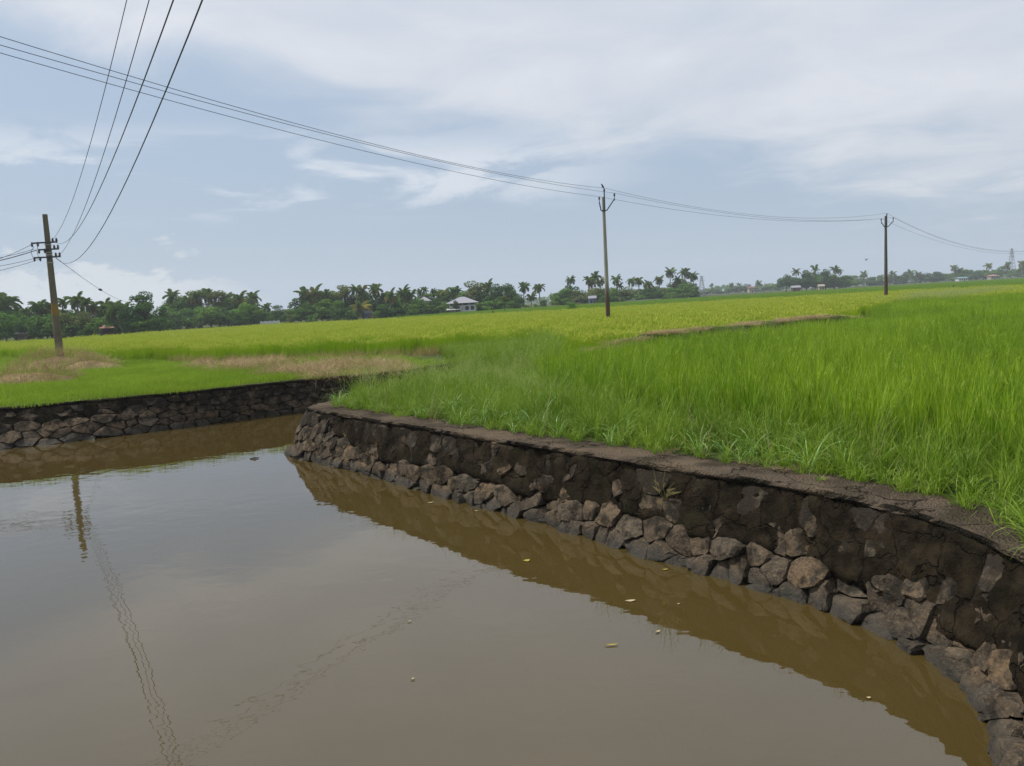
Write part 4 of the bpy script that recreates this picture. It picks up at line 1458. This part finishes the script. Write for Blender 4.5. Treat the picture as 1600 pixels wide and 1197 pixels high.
Cg = "grove left of the grey-roofed house"
YC = 194
for q in ((475.5, 460, 12, 0), (490.7, 460, 15, 1), (509, 461, 11, 0), (556, 452, 9, 0), (566, 453, 10, 1), (586.5, 453, 12, 0), (630, 459, 12, 0), (642, 462, 10, 0), (602, 466, 10, 0)):
    palm(Cg, q[0], q[1], q[2], YC + (q[0] * 3 % 9), q[3])
palm(Cg, 610, 463, 12, YC - 3, 2, True, 1.2, "coconut palm with brown hanging fronds left of the small roof")
palm(Cg, 563, 481, 15, YC - 8, 1, True, -1.2, "low coconut palm leaning over the pale blue hut")
tree(Cg, 538, 444, 470, 28, YC + 4, 2, .5, "tallest brownish-green tree with a thin pale leaning trunk")
tree(Cg, 510, 463, 492, 28, YC, 1)
tree(Cg, 480, 473, 497, 26, YC, 0)
tree(Cg, 573, 458, 486, 30, YC + 3, 0)
tree(Cg, 596, 459, 488, 26, YC + 5, 0)
tree(Cg, 552, 462, 490, 26, YC + 5, 0)
tree(Cg, 635, 463, 490, 30, YC + 4, 1)
tree(Cg, 618, 470, 492, 26, YC, 0)
tree(Cg, 526, 466, 494, 24, YC, 3)
for q in ((468, 481, 22, 1), (486, 492, 22, 3), (503, 480, 30, 1), (528, 482, 28, 0), (548, 485, 24, 0), (598, 478, 28, 0), (622, 480, 30, 0), (645, 475, 26, 1), (655, 482, 22, 0), (513, 490, 26, 0), (588, 486, 16, 3), (608, 488, 20, 0), (636, 487, 22, 1), (560, 492, 20, 0), (537, 493, 20, 1)):
    bush(Cg, q[0], q[1], q[2], YC - 4, q[3])

D = "trees around the grey-roofed house"
YD = 208
for q in ((656, 457, 6, 0), (663, 453, 6, 0), (677, 456, 6, 0), (694, 459, 10, 1), (714, 457, 10, 0), (762, 449, 12, 0), (686, 463, 9, 1)):
    palm(D, q[0], q[1], q[2], YD + 14 + q[0] % 5, q[3])
G_ = "row of three slim palms"
palm(D, 818, 449, 9, 228, 0, True, .3, "slim palm standing against the sky, leftmost of the three past the house trees")
palm(D, 830, 464, 8.5, 226, 0, True, .2, "shorter slim palm between two taller ones past the house trees")
palm(D, 842, 449, 9, 232, 0, True, -.4, "slim palm standing against the sky, rightmost of the three past the house trees")
bush(D, 850, 468, 15, 226, 0, "spiky dark bush under the slim palms beyond the house")
tree(D, 742, 438, 470, 34, YD + 8, 2, .4, "tallest olive tree rising behind the grey-roofed house")
tree(D, 706, 448, 472, 22, YD + 16, 1)
tree(D, 779, 443, 480, 26, YD + 5, 0)
tree(D, 796, 443, 480, 26, YD + 5, 0, .12, "broad dense dark tree at the right end of the house garden")
tree(D, 724, 455, 478, 24, YD + 14, 1)
tree(D, 668, 458, 478, 26, YD + 16, 1)
tree(D, 690, 462, 482, 24, YD + 12, 0)
tree(D, 755, 455, 482, 20, YD + 6, 0)
tree(D, 711.5, 469, 484, 8, YD - 8, 0, .3, "small round dark tree in front of the grey-roofed house")
for q in ((660, 477, 24, 1), (675, 477, 22, 0), (690, 476, 18, 1), (762, 470, 26, 3), (780, 470, 26, 1), (800, 472, 22, 0), (770, 478, 20, 0), (790, 478, 20, 1), (667, 484, 20, 0), (684, 484, 16, 1), (809, 474, 12, 0), (752, 478, 12, 1), (722, 480, 9, 0), (822, 476, 12, 1), (838, 475, 10, 1)):
    bush(D, q[0], q[1], q[2], YD - 4, q[3])

E_ = "grove behind the pale grey pole"
YE = 255
for q in ((891, 438, 8, 0), (919, 438, 8, 0), (930, 433, 9, 0), (938, 440, 8, 1), (963, 438, 8, 0), (968, 447, 6, 0), (987, 440, 8, 0), (998, 439, 8, 0), (1013, 445, 8, 0), (1030, 438, 8, 1), (1070, 427, 9, 0), (1083, 431, 8, 0), (1059, 438, 8, 0), (925, 443, 8, 2)):
    palm(E_, q[0], q[1], q[2], YE + 8 + (q[0] - 890) * .28, q[3], q[2] > 7.5)
palm(E_, 1047, 426, 9, 310, 0, True, .6, "tallest coconut palm of the grove behind the pale grey pole")
tree(E_, 879, 450, 478, 30, YE, 3, .05)
tree(E_, 892, 444, 468, 24, YE + 6, 0)
tree(E_, 910, 452, 478, 34, YE, 2)
tree(E_, 931, 450, 474, 26, YE + 4, 2, .2, "brown-tinged tree over the blue hut by the pale pole")
tree(E_, 957, 449, 474, 24, YE + 20, 0)
tree(E_, 975, 455, 472, 22, YE + 25, 1)
tree(E_, 1012, 450, 468, 22, YE + 40, 0)
tree(E_, 1028, 446, 466, 22, YE + 45, 2)
tree(E_, 1078, 440, 462, 22, 312, 0, .1, "dense dark tree at the end of the grove near the first pylon")
tree(E_, 1063, 436, 462, 22, 314, 1)
tree(E_, 1085, 445, 464, 14, 311, 0)
for q in ((868, 462, 18, 3), (885, 466, 22, 1), (905, 464, 24, 2), (945, 462, 24, 0), (960, 463, 22, 1), (980, 461, 22, 1), (1000, 461, 20, 3), (1015, 457, 20, 0), (1052, 456, 14, 1), (1072, 455, 18, 0), (1084, 454, 14, 0), (935, 470, 20, 0), (970, 466, 18, 0)):
    bush(E_, q[0], q[1], q[2], YE - 4 + max(0, (q[0] - 940)) * .36, q[3])
bush("field edge", 893, 473, 15, 133, 3, "lone round bright green bush standing in the crop strip")
tree("field edge", 788, 462, 472, 14, 150, 2, .35, "thin bare-looking sapling standing in the crop strip before the house trees")

F_ = "far hazy trees between the two pylon-side groves"
tree(F_, 1112, 442.5, 449, 5, 640, 0, .5, "lone tufted tree on a tall trunk above the hazy tree line")
for q in ((1098, 455, 16, 0), (1110, 452, 14, 1), (1124, 451, 16, 0), (1138, 450, 16, 1), (1150, 447, 18, 0), (1165, 444, 24, 0), (1180, 448, 16, 1), (1194, 448, 16, 0), (1206, 445, 18, 1), (1217, 447, 14, 0)):
    tree(F_, q[0], q[1], 462 - (q[0] - 1098) * .055, q[2], 640, q[3], .05)
for q in ((1143, 446, 4), (1155, 445, 4), (1185, 443, 5)):
    palm(F_, q[0], q[1], q[2], 630, 0, False)

Gg = "isolated grove before the farther pole"
YG = 430
tree(Gg, 1228, 429, 452, 20, YG, 0, .05, "dark round tree at the near end of the isolated grove")
for q in ((1244, 425, 6, 0), (1274, 421.5, 7, 0), (1305, 420.5, 7, 0), (1311, 424, 5, 0)):
    palm(Gg, q[0], q[1], q[2], YG + 6, q[3], False)
for q in ((1246, 434, 14, 0), (1260, 420, 18, 0), (1274, 427, 18, 1), (1290, 420, 18, 0), (1303, 428, 18, 1), (1316, 431, 18, 0), (1268, 438, 20, 1), (1253, 440, 16, 0), (1284, 437, 22, 0), (1297, 438, 20, 0), (1237, 440, 12, 1)):
    tree(Gg, q[0], q[1], 449.5, q[2], YG + 3 + q[0] % 7, q[3], .05)

Hh = "hazy tree line behind the farther pole"
YH = 620
r2 = random.Random(99)
for i, x_ in enumerate(range(1328, 1612, 10)):
    tp = 433 - (x_ - 1328) * .058 + r2.uniform(-4.5, 3)
    tree(Hh, x_ + r2.uniform(-3, 3), tp, 449 - (x_ - 1328) * .05, r2.uniform(13, 20), YH + r2.uniform(-15, 15), r2.choice((0, 0, 1, 1)), .04)
for q in ((1350, 428, 5), (1395, 428, 5), (1423, 427, 6), (1434, 429, 5), (1491, 419, 6), (1500, 423, 5), (1545, 416, 6), (1574, 416, 6), (1597, 412, 6)):
    palm(Hh, q[0], q[1], q[2], YH - 20, 0, False)

def fill_trees(stand, x0, x1, step, top0, top1, w_, Y, mis=(0, 1, 1, 2)):
    r2 = random.Random(int(x0 * 5 + Y))
    x_ = x0
    while x_ < x1:
        tp = top0 + (top1 - top0) * (x_ - x0) / (x1 - x0) + r2.uniform(-6, 6)
        tree(stand, x_ + r2.uniform(-.3, .3) * step, tp, tp + 30, w_ * r2.uniform(.8, 1.3), Y + r2.uniform(-4, 4), r2.choice(mis), .1)
        x_ += step * r2.uniform(.75, 1.25)


fill_trees(Gg, 1238, 1320, 12, 430, 428, 20, YG + 8, (0, 0, 1))
fill_trees(A, -6, 200, 19, 480, 482, 34, 152)
fill_trees(B, 272, 400, 17, 466, 465, 30, YB + 12)
fill_trees(Cg, 470, 655, 16, 461, 462, 28, YC + 9)
fill_trees(D, 655, 812, 15, 457, 452, 24, YD + 20)
fill_trees(E_, 872, 985, 14, 455, 450, 24, YE + 12)
fill_trees(E_, 1000, 1088, 14, 449, 442, 20, YE + 52)
fill(A, -10, 262, 13, 492, 494, 30, 146)
fill(B, 262, 400, 12, 486, 482, 28, YB + 5)
fill(B, 404, 458, 11, 489, 488, 20, YB + 26)
fill(Cg, 464, 655, 12, 480, 472, 26, YC + 3)
fill(D, 655, 705, 11, 474, 472, 22, YD + 6)
fill(D, 745, 812, 11, 468, 466, 22, YD + 4)
fill(E_, 872, 960, 11, 462, 459, 22, YE + 5)
fill(E_, 960, 1088, 11, 458, 449, 20, YE + 45)
for (stand, kind), lst in PLANTED.items():
    lst.sort(key=lambda t_: t_[0])
    n = len(lst)
    for i, (px, o) in enumerate(lst):
        if not o.get("noted"):
            o["label"] = f"{ORD[i] if i < len(ORD) else 'rearmost'} {kind} from the left in the {stand}"
            if i >= len(ORD):
                o["label"] = f"{ORD[n - 1 - i]} {kind} from the right in the {stand}"
        else:
            del o["noted"]

# a far wood that reads as one mass
rg_ = np.random.default_rng(77)
V, F = [], []
n = 9000
az = np.radians(rg_.uniform(-40, 40, n))
dist = rg_.uniform(900, 980, n)
hh = 7.5 + 4.5 * vnoise(np.c_[az * 40, az * 0], 5, 4, 1.0)
P = np.c_[np.sin(az) * dist, np.cos(az) * dist, GZ + hh * rg_.uniform(0, 1, n) ** .7]
t_ = rg_.normal(size=(n, 3))
t_ /= np.linalg.norm(t_, axis=1)[:, None]
b_ = np.cross(t_, rg_.normal(size=(n, 3)))
b_ /= np.linalg.norm(b_, axis=1)[:, None]
s_ = rg_.uniform(1.2, 2.6, n)[:, None]
V = np.stack([P - t_ * s_, P + b_ * s_ * .7, P + t_ * s_, P - b_ * s_ * .7], 1).reshape(-1, 3)
F = [(4 * i, 4 * i + 1, 4 * i + 2, 4 * i + 3) for i in range(n)]
tag(link("far_treeline", mesh_of("far_treeline", V, F, M_fol[1])), "hazy belt of distant woods along the horizon", "woods", None, "stuff")


# ------------------------------------------------------------------ houses, huts, walls, pylons
def house(name, label, px, py_base, Y, w, d, h, roof_h, wall_m, roof_m, over=.5, gable=False, wins=2, door=True, rot=0.0, cat="house"):
    b = at(px, py_base, Y)
    root = empty(name, (b.x, Y, GZ), label, cat, None, rot)
    MB().box((0, 0, h / 2), (w, d, h)).obj("wall", wall_m, root)
    W2, D2 = w / 2 + over, d / 2 + over
    mb = MB()
    e = h - .02
    if gable:
        vs = [(-W2, -D2, e), (W2, -D2, e), (W2, D2, e), (-W2, D2, e), (-W2, 0, e + roof_h), (W2, 0, e + roof_h)]
        fs = [(0, 1, 5, 4), (2, 3, 4, 5), (0, 4, 3), (1, 2, 5), (3, 2, 1, 0)]
    else:
        rl = max(W2 - D2, .3)
        vs = [(-W2, -D2, e), (W2, -D2, e), (W2, D2, e), (-W2, D2, e), (-rl, 0, e + roof_h), (rl, 0, e + roof_h)]
        fs = [(0, 1, 5, 4), (2, 3, 4, 5), (3, 0, 4), (1, 2, 5), (3, 2, 1, 0)]
    vs2 = [(x_, y_, z_ + .12) for x_, y_, z_ in vs]
    mb.add(vs2, fs[:-1])
    mb.add(vs, [fs[-1]])
    mb.add([vs[i] for i in range(4)] + [vs2[i] for i in range(4)], [(0, 1, 5, 4), (1, 2, 6, 5), (2, 3, 7, 6), (3, 0, 4, 7)])
    mb.obj("roof", roof_m, root)
    slots = wins + (1 if door else 0)
    for k in range(slots):
        x_ = -w / 2 + w * (k + .5) / slots
        if door and k == slots // 2:
            MB().box((x_, -d / 2 - .02, min(1.0, h * .42)), (.9, .08, min(2.0, h * .84))).obj("door", PAINT["brown_wood"], root)
        else:
            wn = MB().box((x_, -d / 2 - .02, h * .55), (min(1.3, w / slots * .6), .08, min(1.1, h * .42))).obj("window", PAINT["brown_wood"], root)
            MB().box((x_, -d / 2 - .065, h * .55), (min(1.1, w / slots * .5), .02, min(.92, h * .34))).obj("pane", M_glass, wn)
    return root


# the grey-roofed two-storey house
Yh = 204
b = at(724, 487, Yh)
root = empty("two_storey_house", (b.x, Yh, GZ), "two-storey white house with a broad grey hipped roof among the trees", "house")
w, d = 6.8, 6.0
zr = at(724, 473.5, Yh).z - GZ
zt = at(718, 464, Yh).z - GZ
MB().box((0, 0, zr * .25), (w, d, zr * .5)).obj("lower_wall", PAINT["white_wash"], root)
MB().box((0, .5, zr * .75 + .01), (w - .3, d - 1.0, zr * .5)).obj("upper_wall", PAINT["cream_wall"], root)
MB().box((0, -d / 2 + .06, zr * .5 + .45), (w, .1, .75)).obj("balcony_parapet", PAINT["white_wash"], root)
for k in range(5):
    MB().box((-w / 2 + .1 + (w - .2) * k / 4, -d / 2 + .06, zr * .75 + .4), (.14, .14, zr * .5 - .8)).obj("veranda_post", PAINT["white_wash"], root)
for k in range(4):
    wn = MB().box((-w / 2 + w * (k + .5) / 4, -d / 2 + .98, zr * .78), (1.2, .1, 1.0)).obj("window", PAINT["brown_wood"], root)
    MB().box((-w / 2 + w * (k + .5) / 4, -d / 2 + .92, zr * .78), (1.02, .03, .82)).obj("pane", M_glass, wn)
W2, D2, e = w / 2 + .9, d / 2 + .9, zr
vs = [(-W2, -D2, e), (W2, -D2, e), (W2, D2, e), (-W2, D2, e), (-.7, 0, zt), (.5, 0, zt)]
mb = MB().add(vs, [(0, 1, 5, 4), (2, 3, 4, 5), (3, 0, 4), (1, 2, 5), (3, 2, 1, 0)])
mb.obj("roof", PAINT["grey_sheet"], root)
MB().add([(-W2 + .2, -D2 - 1.2, zr * .42), (-.3, -D2 - 1.2, zr * .42), (-.3, -d / 2, zr * .54), (-W2 + .2, -d / 2, zr * .54), (-W2 + .2, -D2 - 1.2, zr * .42 - .1), (-.3, -D2 - 1.2, zr * .42 - .1), (-.3, -d / 2, zr * .54 - .1), (-W2 + .2, -d / 2, zr * .54 - .1)],
         [(0, 1, 2, 3), (7, 6, 5, 4), (0, 4, 5, 1), (1, 5, 6, 2), (3, 2, 6, 7), (0, 3, 7, 4)]).obj("porch_roof", PAINT["pale_sheet"], root)
MB().box((-1.2, -d / 2 - .03, 1.0), (1.0, .1, 2.0)).obj("door", PAINT["brown_wood"], root)
for x_ in (1.2, 2.6):
    wn = MB().box((x_, -d / 2 - .03, 1.4), (.9, .08, 1.0)).obj("window", PAINT["brown_wood"], root)
    MB().box((x_, -d / 2 - .08, 1.4), (.74, .03, .84)).obj("pane", M_glass, wn)

house("small_house", "small grey-roofed house half hidden left of the two-storey house", 664, 486, 212, 2.9, 3, at(664, 471, 212).z - GZ, 1.1, PAINT["white_wash"], PAINT["grey_sheet"], .5, False, 2, False)
house("hut", "reddish-brown tiled hut under the low palm behind the leaning pole", 177, 518, 144, 3.0, 3, 1.4, .6, PAINT["brown_wood"], PAINT["red_tile"], .4, True, 1, True)
house("hut", "low pale-roofed hut at the foot of the grove behind the leaning pole", 40, 525, 139, 1.9, 2, 1.3, .4, PAINT["brown_wood"], PAINT["pale_sheet"], .3, True, 1, False)
house("hut", "brown tiled hut behind the bushes of the next grove", 374, 508, 189.5, 2.4, 2.0, 1.2, .5, PAINT["cream_wall"], PAINT["red_tile"], .3, True, 1, True)
house("hut", "pale blue hut under the low leaning palm", 576, 498, 186, 1.5, 1.6, 1.6, .5, PAINT["blue_paint"], PAINT["grey_sheet"], .2, True, 1, True)
house("hut", "blue hut half hidden under the brown-tinged tree by the pale pole", 926, 478, 246, 2.2, 2, 2.1, .8, PAINT["blue_paint"], PAINT["grey_sheet"], .2, True, 1, True)
house("hut", "pink hut at the foot of the tall palms behind the pale pole", 1039, 468, 300, 3.0, 2, 2.6, .9, PAINT["pink_paint"], PAINT["red_tile"], .2, True, 1, True)
house("hut", "grey-roofed shed at the foot of the isolated grove", 1243, 455, 420, 4.2, 3, 2.0, 1.1, PAINT["brown_wood"], PAINT["grey_sheet"], .4, True, 1, True)
house("hut", "cream hut with a straw-coloured roof under the isolated grove", 1283, 452, 418, 2.6, 2, 2.0, 1.0, PAINT["cream_wall"], PAINT["cream_wall"], .4, True, 1, True)
house("house", "far house with a red roof among the hazy trees by the first pylon", 1174, 458, 610, 4.6, 5, 3.6, 1.3, PAINT["cream_wall"], PAINT["red_tile"], .6, False, 2, True)
house("house", "far white house with a teal roof in the hazy tree line", 1502, 442, 585, 6.5, 5, 2.4, .8, PAINT["white_wash"], PAINT["teal_sheet"], .6, True, 3, True)
house("house", "far cream house with a pinkish roof near the second pylon", 1551, 438, 590, 5.5, 5, 2.8, 1.1, PAINT["cream_wall"], PAINT["pink_paint"], .6, False, 2, True)


def lowwall(name, label, px0, px1, py, Y, h, mat, n):
    a, b_ = at(px0, py, Y), at(px1, py, Y)
    root = empty(name, (a.x, Y, GZ), label, "wall")
    L_ = b_.x - a.x
    MB().box((L_ / 2, 0, h / 2), (L_, .18, h)).obj("panel", mat, root)
    for k in range(n + 1):
        MB().box((L_ * k / n, 0, h * .55), (.3, .3, h * 1.1)).obj("pier", mat, root)
    return root


lowwall("boundary_wall", "low white boundary wall in the gap between two groves", 408, 436, 508, 178, .9, PAINT["white_wash"], 4)
lowwall("boundary_wall", "long pale wall at the foot of the grove behind the pale pole", 971, 1032, 470, 262, .8, PAINT["pale_sheet"], 6)
lowwall("boundary_wall", "pale wall past the pink hut towards the first pylon", 1052, 1104, 465, 318, 1.1, PAINT["pale_sheet"], 5)


def pylon(label, px, top, Y, wb):
    t_ = at(px, top, Y)
    h = t_.z - GZ
    root = empty("transmission_pylon", (t_.x, Y, GZ), label, "pylon", "far lattice pylons")
    mb = MB()
    lev = 9
    ring = []
    for i in range(lev + 1):
        k = i / lev
        w_ = wb * (1 - k) ** 1.2 / 2 + .45
        ring.append([(sx_ * w_, sy_ * w_, h * k) for sx_, sy_ in ((-1, -1), (1, -1), (1, 1), (-1, 1))])
    for j in range(4):
        MB().tube([rg2[j] for rg2 in ring], .16, 4).obj("leg", M_tower, root)
    for i in range(lev):
        for j in range(4):
            mb.tube([ring[i][j], ring[i + 1][(j + 1) % 4]], .09, 3, False)
            mb.tube([ring[i][(j + 1) % 4], ring[i + 1][j]], .09, 3, False)
    mb.obj("bracing", M_tower, root)
    for k, l in ((.72, 3.8), (.83, 3.2), (.94, 2.6)):
        MB().tube([(-l, 0, h * k + .2), (0, 0, h * k + .7), (l, 0, h * k + .2), (0, 0, h * k)], .13, 4).obj("cross_arm", M_tower, root)
    return root


pylon("hazy lattice pylon beyond the end of the grove behind the pale pole", 1096, 431, 640, 5.0)
pylon("hazy lattice pylon over the tree line near the frame edge", 1581, 388, 700, 6.0)

for lab, px, top, bot, Y in (("short dark post standing in the crop strip before the house", 770, 485, 494, 125), ("slim post at the edge of the grove beyond the three slim palms", 861, 457, 480, 220),
                             ("slim pale post at the foot of the grove beside the pale pole", 968, 462, 474, 240), ("short dark stake in the rice before the isolated grove", 1262, 461, 467, 120)):
    a = at(px, top, Y)
    mb = MB().tube([(0, 0, -.1), (.02, 0, (a.z - GZ) * .6), (0, 0, a.z - GZ)], [.14, .12, .10], 6)
    o = mb.obj("field_post", M_bark if "dark" in lab else M_ptrunk, None, False, (a.x, Y, GZ))
    tag(o, lab, "post")

# ------------------------------------------------------------------ small things by the water
def leaf(label, px, py, ln, wd, rz, mat, z=0.006):
    q = on(px, py, 0.0)
    n = 6
    vs = [(-ln / 2 * 1.25, 0, .004)]
    for i in range(n + 1):
        t_ = i / n
        x_ = -ln / 2 + ln * t_
        w_ = wd / 2 * math.sin(math.pi * min(max(t_, .03), .97)) ** .8
        c_ = .005 * (2 * t_ - 1) ** 2
        vs += [(x_, -w_, c_ + .006), (x_, 0, c_), (x_, w_, c_ + .006)]
    fs = [(1 + 3 * i, 4 + 3 * i, 5 + 3 * i, 2 + 3 * i) for i in range(n)] + [(2 + 3 * i, 5 + 3 * i, 6 + 3 * i, 3 + 3 * i) for i in range(n)]
    fs.append((0, 1, 2))
    o = link("floating_leaf", mesh_of("floating_leaf", vs, fs, mat, True), None, (q.x, q.y, z), (0, 0, rz))
    return tag(o, label, "leaf", "fallen leaves on the water")


leaf("squarish yellow leaf floating in the middle of the wall's brown reflection", 823, 877, .085, .075, .4, M_leafy_y)
leaf("largest pale cream leaf floating near the edge of the wall's reflection", 985, 940, .11, .05, .1, M_leafy_p)
leaf("long green-yellow leaf lying on the grey open water", 956, 1009, .12, .03, .05, M_leafy_y)
leaf("small pale leaf floating just off the edge of the reflection below the cream leaf", 1028, 988, .06, .03, .6, M_leafy_p)
leaf("yellow leaf floating close to the wall stones below the dry sprig", 1039, 891, .075, .03, .2, M_leafy_y)
leaf("yellow leaf at the water's edge below the big grey boulder", 1234, 933, .08, .028, -.1, M_leafy_y)
leaf("pale leaf against the stones at the bend of the wall", 1328, 955, .07, .035, .1, M_leafy_p)
leaf("pale leaf on the brown reflection towards the wall's point", 673, 786, .10, .045, .2, M_leafy_p)
leaf("tiny pale leaf near the stones beyond the squarish yellow leaf", 744, 799, .06, .035, 0, M_leafy_p)
leaf("tiny whitish leaf in the reflection under the bend of the wall", 1357, 1092, .035, .025, 0, M_leafy_p)
leaf("small white speck-like leaf on the open grey water", 645, 1062, .035, .025, 0, M_leafy_p)
leaf("small round pale leaf out in the reflection beside the cream leaf", 1060, 945, .03, .025, 0, M_leafy_p)
leaf("small drab leaf floating on the open water left of the long leaf", 640, 972, .04, .02, .3, M_leafy_p)
q = on(398, 717, 0)
o = MB().tube([(-.1, -.02, .012), (0, .0, .024), (.09, .03, .012)], [.012, .02, .008], 6).obj("floating_twig", M_twig, None, True, (q.x, q.y, 0))
tag(o, "short dark twig floating off the point of the near wall", "twig")

# weed growing from the near wall face
def wall_weed(label, px, py_root, stems, seed):
    rg2 = random.Random(seed)
    best, bd = None, 1e9
    for s_i in np.arange(3, 22, .04):
        for z_ in np.arange(.1, .95, .04):
            q_ = near_surf(s_i, z_, .04)[0]
            v_ = np.array(q_) - np.array([0, 0, EYE])
            w_ = v_ @ _f
            e2 = (800 + FPX * (v_ @ _r) / w_ - px) ** 2 + (598.5 - FPX * (v_ @ _u) / w_ - py_root) ** 2
            if e2 < bd:
                bd, best = e2, (q_, s_i)
    q_, s_i = best
    nrm = near_surf(s_i, .5, 1.0)[0] - near_surf(s_i, .5, 0.0)[0]
    tg = np.array([-nrm[1], nrm[0], 0])
    root = empty("wall_weed", tuple(q_), label, "weed")
    for dx_, dz_, ln in stems:
        e_ = Vector(tuple(nrm * .10 + tg * dx_)) * ln + Vector((0, 0, dz_ * ln))
        mid = e_ * .55 + Vector(tuple(nrm * .05)) + Vector((0, 0, .02))
        MB().tube([(0, 0, 0), mid, e_], [.0045, .003, .0018], 5).obj("stem", M_sprig, root)
        lf = mid * .7
        l2 = lf + Vector((tg[0] * dx_ * .25, tg[1] * dx_ * .25, .09))
        MB().add([lf, lf + Vector((.003, 0, .05)), l2, lf + Vector((-.003, .003, .05))], [(0, 1, 2), (0, 2, 3)]).obj("leaf", M_sprig, root)


wall_weed("pale sprig of dry grass growing from the middle of the near wall face", 1041, 783, [(-.35, 1, .42), (.1, 1, .40), (.55, .9, .30), (.6, .6, .2), (-.5, .8, .26), (-.3, -.9, .22), (.9, .9, .2)], 4)
wall_weed("thin dry creeper stem hanging on the near wall close to its point", 545, 690, [(-.5, 1, .2), (.05, 1, .25), (.02, -1, .2)], 5)

# ------------------------------------------------------------------ haze
m = bpy.data.materials.new("haze_air")
m.use_nodes = True
m.node_tree.nodes.clear()
N = NT(m.node_tree)
vol = N.n("ShaderNodeVolumePrincipled", {"Color": (0.86, 0.92, 1.0, 1), "Density": 0.00034, "Anisotropy": 0.2})
N.n("ShaderNodeOutputMaterial", {"Volume": vol.outputs[0]})
hz = MB().box((0, 620, 33), (3100, 1940, 70)).obj("haze", m)
tag(hz, "pale humid haze over the distant fields", "haze", None, "stuff")
